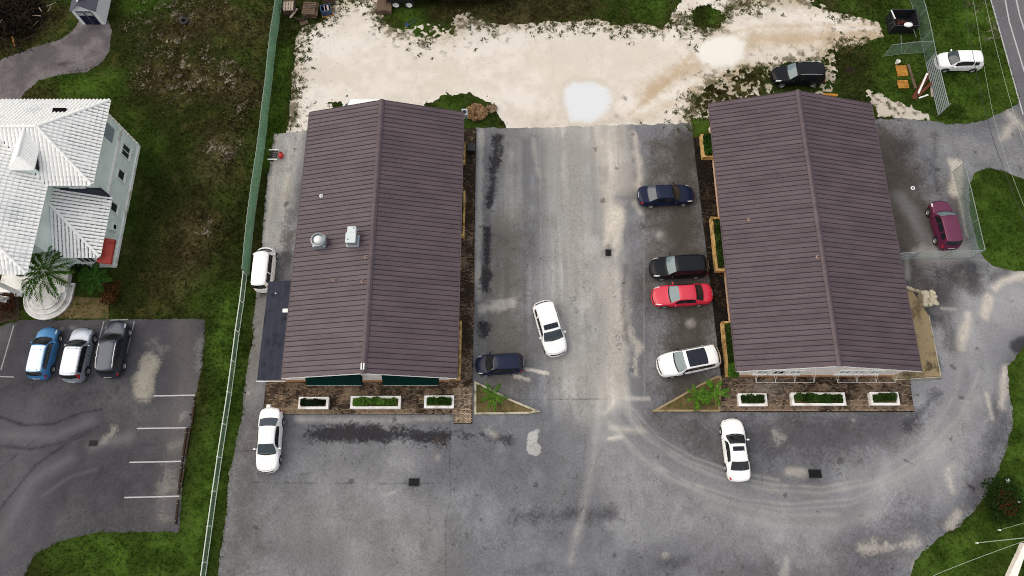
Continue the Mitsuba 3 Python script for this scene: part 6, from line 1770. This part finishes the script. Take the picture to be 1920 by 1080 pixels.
class Body:
    def __init__(s, kind, L, W, H):
        k = KIND[kind]
        s.k, s.L, s.W, s.H = k, L, W, H
        top, belt = np.array(k['top']), np.array(k['belt'])
        z = H / top[:, 1].max()
        s.T = PchipInterpolator(top[:, 0], top[:, 1] * z)
        s.B = PchipInterpolator(belt[:, 0], belt[:, 1] * z)
        s.Wd = PchipInterpolator(*np.array(HALF).T)
        s.tumble = {'sedan': 0.215, 'hatch': 0.20, 'suv': 0.135, 'van': 0.12}[kind]
        s.bow = PchipInterpolator([0, .12, .30, .5, .72, .88, 1], [.30, .26, .15, 0, -.10, -.15, -.20])
        s.z0 = 0.20 + 0.05 * (kind in ('suv',))

    def ring(s, d):
        """Half section at fraction d of the length: (y, z) from the sill's middle up to the roof's middle."""
        T, B, w = float(s.T(d)), float(s.B(d)), float(s.Wd(d)) * s.W / 2
        B = min(B, T - 0.025)
        h = np.clip((T - B) / (s.H - float(s.B(.5))), 0, 1)
        e = w * (0.90 - s.tumble * h)
        z0 = s.z0 + 0.10 * max(0, (0.06 - d) / 0.06) ** 2 + 0.14 * max(0, (d - 0.93) / 0.07) ** 2
        rr = 0.045 + 0.02 * h
        tz = T - rr * (T - B) / (T - B + 0.05) * 1.3
        return np.array([(0, z0), (.86 * w, z0), (.965 * w, z0 + .09), (w, z0 + .45 * (B - z0)), (.992 * w, z0 + .80 * (B - z0)), (.93 * w, B), (e, tz), (.93 * e, T - 0.012), (.5 * e, T + .016 * h + .012), (0, T + .026 * h + .018)])

    def at(s, d, t, side):
        R = s.ring(d)
        i = int(min(math.floor(t), len(R) - 2))
        y, z = R[i] + (R[i + 1] - R[i]) * (t - i)
        return np.array([s.X(d, y), y * side, z])

    def X(s, d, y):
        """Every crosswise line bows: forward at the nose and windscreen, backward at the tail."""
        return s.L / 2 - d * s.L + float(s.bow(d)) * (0.45 - (y / (s.W / 2)) ** 2)

    def mesh(s):
        ds = np.unique(np.concatenate([np.linspace(0, .06, 8), np.linspace(.06, .94, 52), np.linspace(.94, 1, 9)]))
        n = 10
        rows = []
        for d in ds:
            R = s.ring(d)
            full = [(s.X(d, y), y, z) for y, z in R] + [(s.X(d, y), -y, z) for y, z in R[-2:0:-1]]
            rows.append(full)
        V = np.array(rows)
        N, m = V.shape[:2]
        F_ = []
        for i in range(N - 1):
            for j in range(m):
                a, b = i * m + j, i * m + (j + 1) % m
                F_ += [[a, a + m, b + m], [a, b + m, b]]
        V = V.reshape(-1, 3)
        for base, sg in ((0, 1), ((N - 1) * m, -1)):
            c = V[base:base + m].mean(0)
            V = np.vstack([V, c])
            for j in range(m):
                F_.append([len(V) - 1, base + j, base + (j + 1) % m][::sg])
        return V, np.array(F_)

    def patch(s, d0, d1, t0, t1, side=1, off=0.008, nd=7, nt=5, both=False, slant=(0, 0)):
        """A sheet lying off metres proud of the body between two stations and two heights of the section."""
        us = np.linspace(0, 1, nd)
        ts = np.linspace(t0, t1, nt)
        cols = [(t, side) for t in ts]
        if both:
            cols = [(t, 1) for t in ts] + [(t, -1) for t in ts[::-1][1:]]
        P = np.zeros((nd, len(cols), 3))
        for j, (t, sd) in enumerate(cols):
            f = (t - t0) / (t1 - t0 + 1e-9)
            for i, u in enumerate(us):
                d = d0 + slant[0] * f + (d1 + slant[1] * f - d0 - slant[0] * f) * u
                P[i, j] = s.at(d, t, sd)
        du, dv = np.gradient(P, axis=0), np.gradient(P, axis=1)
        nr = np.cross(du, dv)
        nr /= np.linalg.norm(nr, axis=2, keepdims=True) + 1e-12
        out = P - np.array([0, 0, s.z0 + 0.3])
        nr *= np.sign((nr * out).sum(2, keepdims=True))
        V = (P + nr * off).reshape(-1, 3)
        m = len(cols)
        F_ = [[i * m + j, i * m + j + 1, (i + 1) * m + j + 1, (i + 1) * m + j] for i in range(nd - 1) for j in range(m - 1)]
        F_ = np.array(F_)
        q = np.cross(V[F_[0, 1]] - V[F_[0, 0]], V[F_[0, 2]] - V[F_[0, 0]])
        if q @ nr.reshape(-1, 3)[F_[0, 0]] < 0:
            F_ = F_[:, ::-1]
        return V, F_


def car(name, kind, label, cat_, x, y, hd, L, W, H, paint, glass='car_glass', wind='car_glass', roof=None, sunroof=None, rails=None, bumper=None, lamps=True, tall_tail=False, rim='alloy', trim=None, rearglass=None, band=False):
    k = thing(name, label, cat_)
    B = Body(kind, L, W, H)
    kd = B.k
    a = math.radians(hd)

    def put(m):
        return move(m, x, y, 0.011, a)
    V, F_ = B.mesh()
    wells = []
    r = kd['r']
    for d in kd['axles']:
        for sd in (-1, 1):
            c = m3.Manifold.cylinder(0.34, r * 1.16, r * 1.16, 28).rotate([90, 0, 0]).translate([L / 2 - d * L, sd * (W / 2 - 0.10) + 0.17, r + 0.01])
            wells.append(c)
    body = m3.Manifold(m3.Mesh(np.asarray(V, np.float32), np.asarray(F_, np.uint32)))
    if body.volume() < 0:
        body = m3.Manifold(m3.Mesh(np.asarray(V, np.float32), np.asarray(F_[:, ::-1], np.uint32)))
    if body.status() == m3.Error.NoError and body.volume() > 1:
        for c in wells:
            body = body - c
        q = body.to_mesh()
        V, F_ = np.array(q.vert_properties[:, :3], float), np.array(q.tri_verts)
    obj('body', put((V, F_)), paint, k, smooth=32)
    obj('underside', put(box(-L / 2 + 0.5, L / 2 - 0.5, -W / 2 + 0.32, W / 2 - 0.32, 0.13, B.z0 + 0.12)), 'rubber', k)
    w0, w1 = kd['wind']
    obj('windscreen', put(B.patch(w0, w1 - 0.004, 6.75, 9, both=True, off=0.010)), wind, k, smooth=True)
    obj('cowl', put(B.patch(w0 - 0.022, w0 - 0.002, 6.9, 9, both=True, off=0.012, nd=3)), 'rubber', k, smooth=True)
    r0, r1 = kd['rear']
    obj('rear_window', put(B.patch(r0, r1, 6.8 if kind == 'sedan' else 6.6, 9, both=True, off=0.012)), rearglass or glass, k, smooth=True)
    for sd in (1, -1):
        for i, (d0, d1) in enumerate(kd['doors']):
            sl = (0.0, 0.0)
            if i == 0:
                sl = (0.045, 0.0)
            if i == len(kd['doors']) - 1:
                sl = (0.0, -0.03 if kind == 'sedan' else -0.012)
            obj('side_window', put(B.patch(d0, d1, 5.10, 5.90, side=sd, off=0.010, slant=sl)), glass, k, smooth=True)
        for d in (kd['doors'][0][0] - .03, (kd['doors'][0][1] + kd['doors'][1][0]) / 2, kd['doors'][1][1] + .01):
            obj('door_seam', put(B.patch(d - 0.002, d + 0.002, 2.3, 5.0, side=sd, off=0.004, nd=2, nt=7)), 'rubber', k)
        for d in (kd['doors'][0][1], kd['doors'][1][1]):
            obj('door_handle', put(B.patch(d - 0.036, d - 0.008, 4.55, 4.75, side=sd, off=0.03, nd=3, nt=3)), trim or paint, k)
        obj('pillar_band', put(B.patch(kd['doors'][0][0] + 0.04, kd['doors'][-1 if band else 1][1] - 0.01, 5.14, 5.88, side=sd, off=0.005)), 'rubber', k, smooth=True)
        obj('headlight', put(B.patch(.018, .085, 5.0 if kind != 'van' else 4.6, 6.6, side=sd, off=0.010, slant=(0.01, 0.035))), 'headlamp_glass', k, smooth=True)
        if tall_tail:
            obj('tail_light', put(B.patch(.905, .968, 5.2, 6.7, side=sd, off=0.016)), 'tail_lamp', k, smooth=True)
        else:
            obj('tail_light', put(B.patch(.955, .990, 4.1, 5.6, side=sd, off=0.012)), 'tail_lamp', k, smooth=True)
        dm = kd['wind'][0] + 0.055
        p = B.at(dm, 5.0, sd)
        e = trimesh.creation.icosphere(2)
        mv = e.vertices * [0.075, 0.115, 0.075] + p + [0, sd * 0.13, 0.09]
        mk = obj('mirror', put((mv, e.faces)), trim or paint, k, smooth=True)
        obj('mirror_stalk', put(bar(p + [0, -sd * 0.03, 0.01], p + [0, sd * 0.1, 0.07], 0.02)), 'rubber', mk)
        for d in kd['axles']:
            wx, wy = L / 2 - d * L, sd * (W / 2 - 0.115)
            c, s_ = math.cos(a), math.sin(a)
            wheel(k, x + wx * c - wy * s_, y + wx * s_ + wy * c, r, 0.22, out=sd, rim=rim, rz=a)
        if rails:
            q = [B.at(d, 6.75, sd) + [0, 0, 0.075 if 0 < i < 5 else 0.01] for i, d in enumerate(np.linspace(w1 + 0.05, kd['rear'][0] - 0.04, 6))]
            obj('roof_rail', put(tube(q, 0.022, 6)), rails, k)
    if roof:
        obj('roof_skin', put(B.patch(w1 + 0.012, kd['rear'][0] - 0.012, 6.5, 9, both=True, off=0.006, nd=10)), roof, k, smooth=True)
    if sunroof:
        d0, d1, t0 = sunroof
        obj('sunroof', put(B.patch(d0, d1, t0, 9, both=True, off=0.012, nt=6)), 'sunroof_glass', k, smooth=True)
    obj('grille', put(B.patch(.001, .014, 3.4, 5.2, both=False, side=1, off=0.012, nd=3)) if False else put(cat([B.patch(.004, .016, 6.4, 9, both=True, off=0.010, nd=3)])), bumper or 'rubber', k)
    obj('hood_seam', put(cat([B.patch(.035, w0 - 0.03, 6.72, 6.80, side=sd, off=0.004, nd=8, nt=2) for sd in (1, -1)] + [B.patch(.033, .037, 6.7, 9, both=True, off=0.005, nd=2)])), 'rubber', k)
    obj('number_plate', put(B.patch(.9935, .9985, 8.0, 9, both=True, off=0.012, nd=2)), 'white_metal', k)
    return k


mat('car_glass', (0.010, 0.012, 0.014), 0.06, specular=0.6)
mat('slate_glass', (0.045, 0.055, 0.075), 0.08, specular=0.7)
mat('painted_sky_glass', (0.115, 0.165, 0.185), 0.08, specular=0.7)  # pale teal base colour stands in for bright sky reflected in windscreens
mat('blue_glass', (0.022, 0.036, 0.045), 0.08, specular=0.7)
mat('sunroof_glass', (0.008, 0.011, 0.02), 0.06, specular=0.35)


def paint(name, c, metal=0.0, rough=0.35):
    return mat(name, c, rough, metallic=metal, specular=0.5, clearcoat=0.8, clearcoat_gloss=0.93)


paint('paint_white', (0.80, 0.80, 0.81))
paint('paint_blue', (0.05, 0.20, 0.44), 0.35)
paint('paint_silver', (0.34, 0.38, 0.45), 0.5, 0.3)
paint('paint_grey', (0.040, 0.048, 0.070), 0.55, 0.3)
mat('paint_black', (0.005, 0.006, 0.009), 0.25, specular=0.22, clearcoat=0.1)
mat('paint_navy', (0.003, 0.007, 0.032), 0.28, specular=0.28, clearcoat=0.2)
paint('paint_red', (0.55, 0.015, 0.045))
paint('paint_maroon', (0.12, 0.014, 0.055), 0.3)
paint('paint_skyroof', (0.66, 0.78, 0.82))
paint('paint_chrome', (0.6, 0.62, 0.64), 0.8, 0.2)

car('hatchback', 'hatch', 'blue hatchback with pale roof, leftmost of the three cars by the steps', 'car', -37.95, 13.05, 89, 4.15, 1.74, 1.50, 'paint_blue', roof='paint_skyroof', band=True)
car('sport_utility_vehicle', 'suv', 'silver vehicle with tall red tail lights between the blue and grey cars', 'car', -35.1, 12.9, 89, 4.35, 1.78, 1.62, 'paint_silver', roof='paint_white', tall_tail=True, band=True)  # white roof_skin: overhead sky reflection painted onto the silver body
car('sport_utility_vehicle', 'suv', 'dark grey vehicle with silver roof rails, nearest the left lawn', 'car', -32.3, 13.35, 91, 4.55, 1.84, 1.74, 'paint_grey', rails='paint_chrome', trim='paint_black', band=True)
car('minivan', 'van', 'small boxy white van parked between the fence and the lean-to', 'van', -20.85, 20.25, 90.3, 3.75, 1.60, 1.90, 'paint_white', wind='blue_glass')
car('sedan', 'sedan', 'white sedan facing the camera beside the white-railed fence', 'car', -18.9, 6.15, -88.2, 4.75, 1.82, 1.45, 'paint_white', wind='blue_glass', rearglass='slate_glass')
car('sport_utility_vehicle', 'suv', 'white vehicle with small sunroof driving askew through the middle yard', 'car', 3.1, 15.15, -74.7, 4.55, 1.93, 1.74, 'paint_white', wind='blue_glass', sunroof=(0.425, 0.515, 7.3), rails='paint_white')
car('hatchback', 'hatch', 'dark blue hatchback parked nose to the left walkway', 'car', -1.0, 12.15, -176.5, 3.70, 1.68, 1.52, 'paint_navy')
car('sedan', 'sedan', 'dark navy sedan parked nose to the right walkway', 'car', 13.45, 27.2, 3.0, 4.75, 1.82, 1.45, 'paint_navy', rearglass='slate_glass')
car('sport_utility_vehicle', 'suv', 'black vehicle parked just above the red sedan', 'car', 14.1, 20.45, -177.5, 4.75, 1.88, 1.76, 'paint_black', wind='painted_sky_glass', rails='paint_black')
car('sedan', 'sedan', 'bright red sedan parked by the right building', 'car', 14.15, 18.0, -177, 4.80, 1.82, 1.43, 'paint_red', wind='painted_sky_glass')
car('sport_utility_vehicle', 'suv', 'white vehicle with a large black glass roof, parked at an angle', 'car', 14.27, 12.4, -168.7, 4.95, 1.98, 1.68, 'paint_white', wind='painted_sky_glass', sunroof=(0.435, 0.74, 7.15), trim='paint_black', band=True)
car('sedan', 'sedan', 'white sedan with small sunroof facing the right front paving', 'car', 17.33, 5.4, 92, 4.65, 1.80, 1.45, 'paint_white', sunroof=(0.465, 0.535, 7.5))
car('sport_utility_vehicle', 'suv', 'black vehicle on the grass behind the right building', 'car', 26.65, 39.5, -179.3, 4.75, 1.86, 1.74, 'paint_black', wind='painted_sky_glass', rails='paint_chrome')
car('hatchback', 'hatch', 'white hatchback parked on the verge by the road', 'car', 42.0, 41.1, 180, 4.15, 1.74, 1.50, 'paint_white', wind='blue_glass')
car('sport_utility_vehicle', 'suv', 'maroon vehicle inside the fenced strip east of the right building', 'car', 37.2, 24.3, 92.5, 4.35, 1.82, 1.70, 'paint_maroon', wind='painted_sky_glass')
car('minivan', 'van', 'white van mostly hidden behind the north end of the left roof', 'van', -13.2, 35.45, 180, 4.6, 1.75, 1.95, 'paint_white', wind='blue_glass')
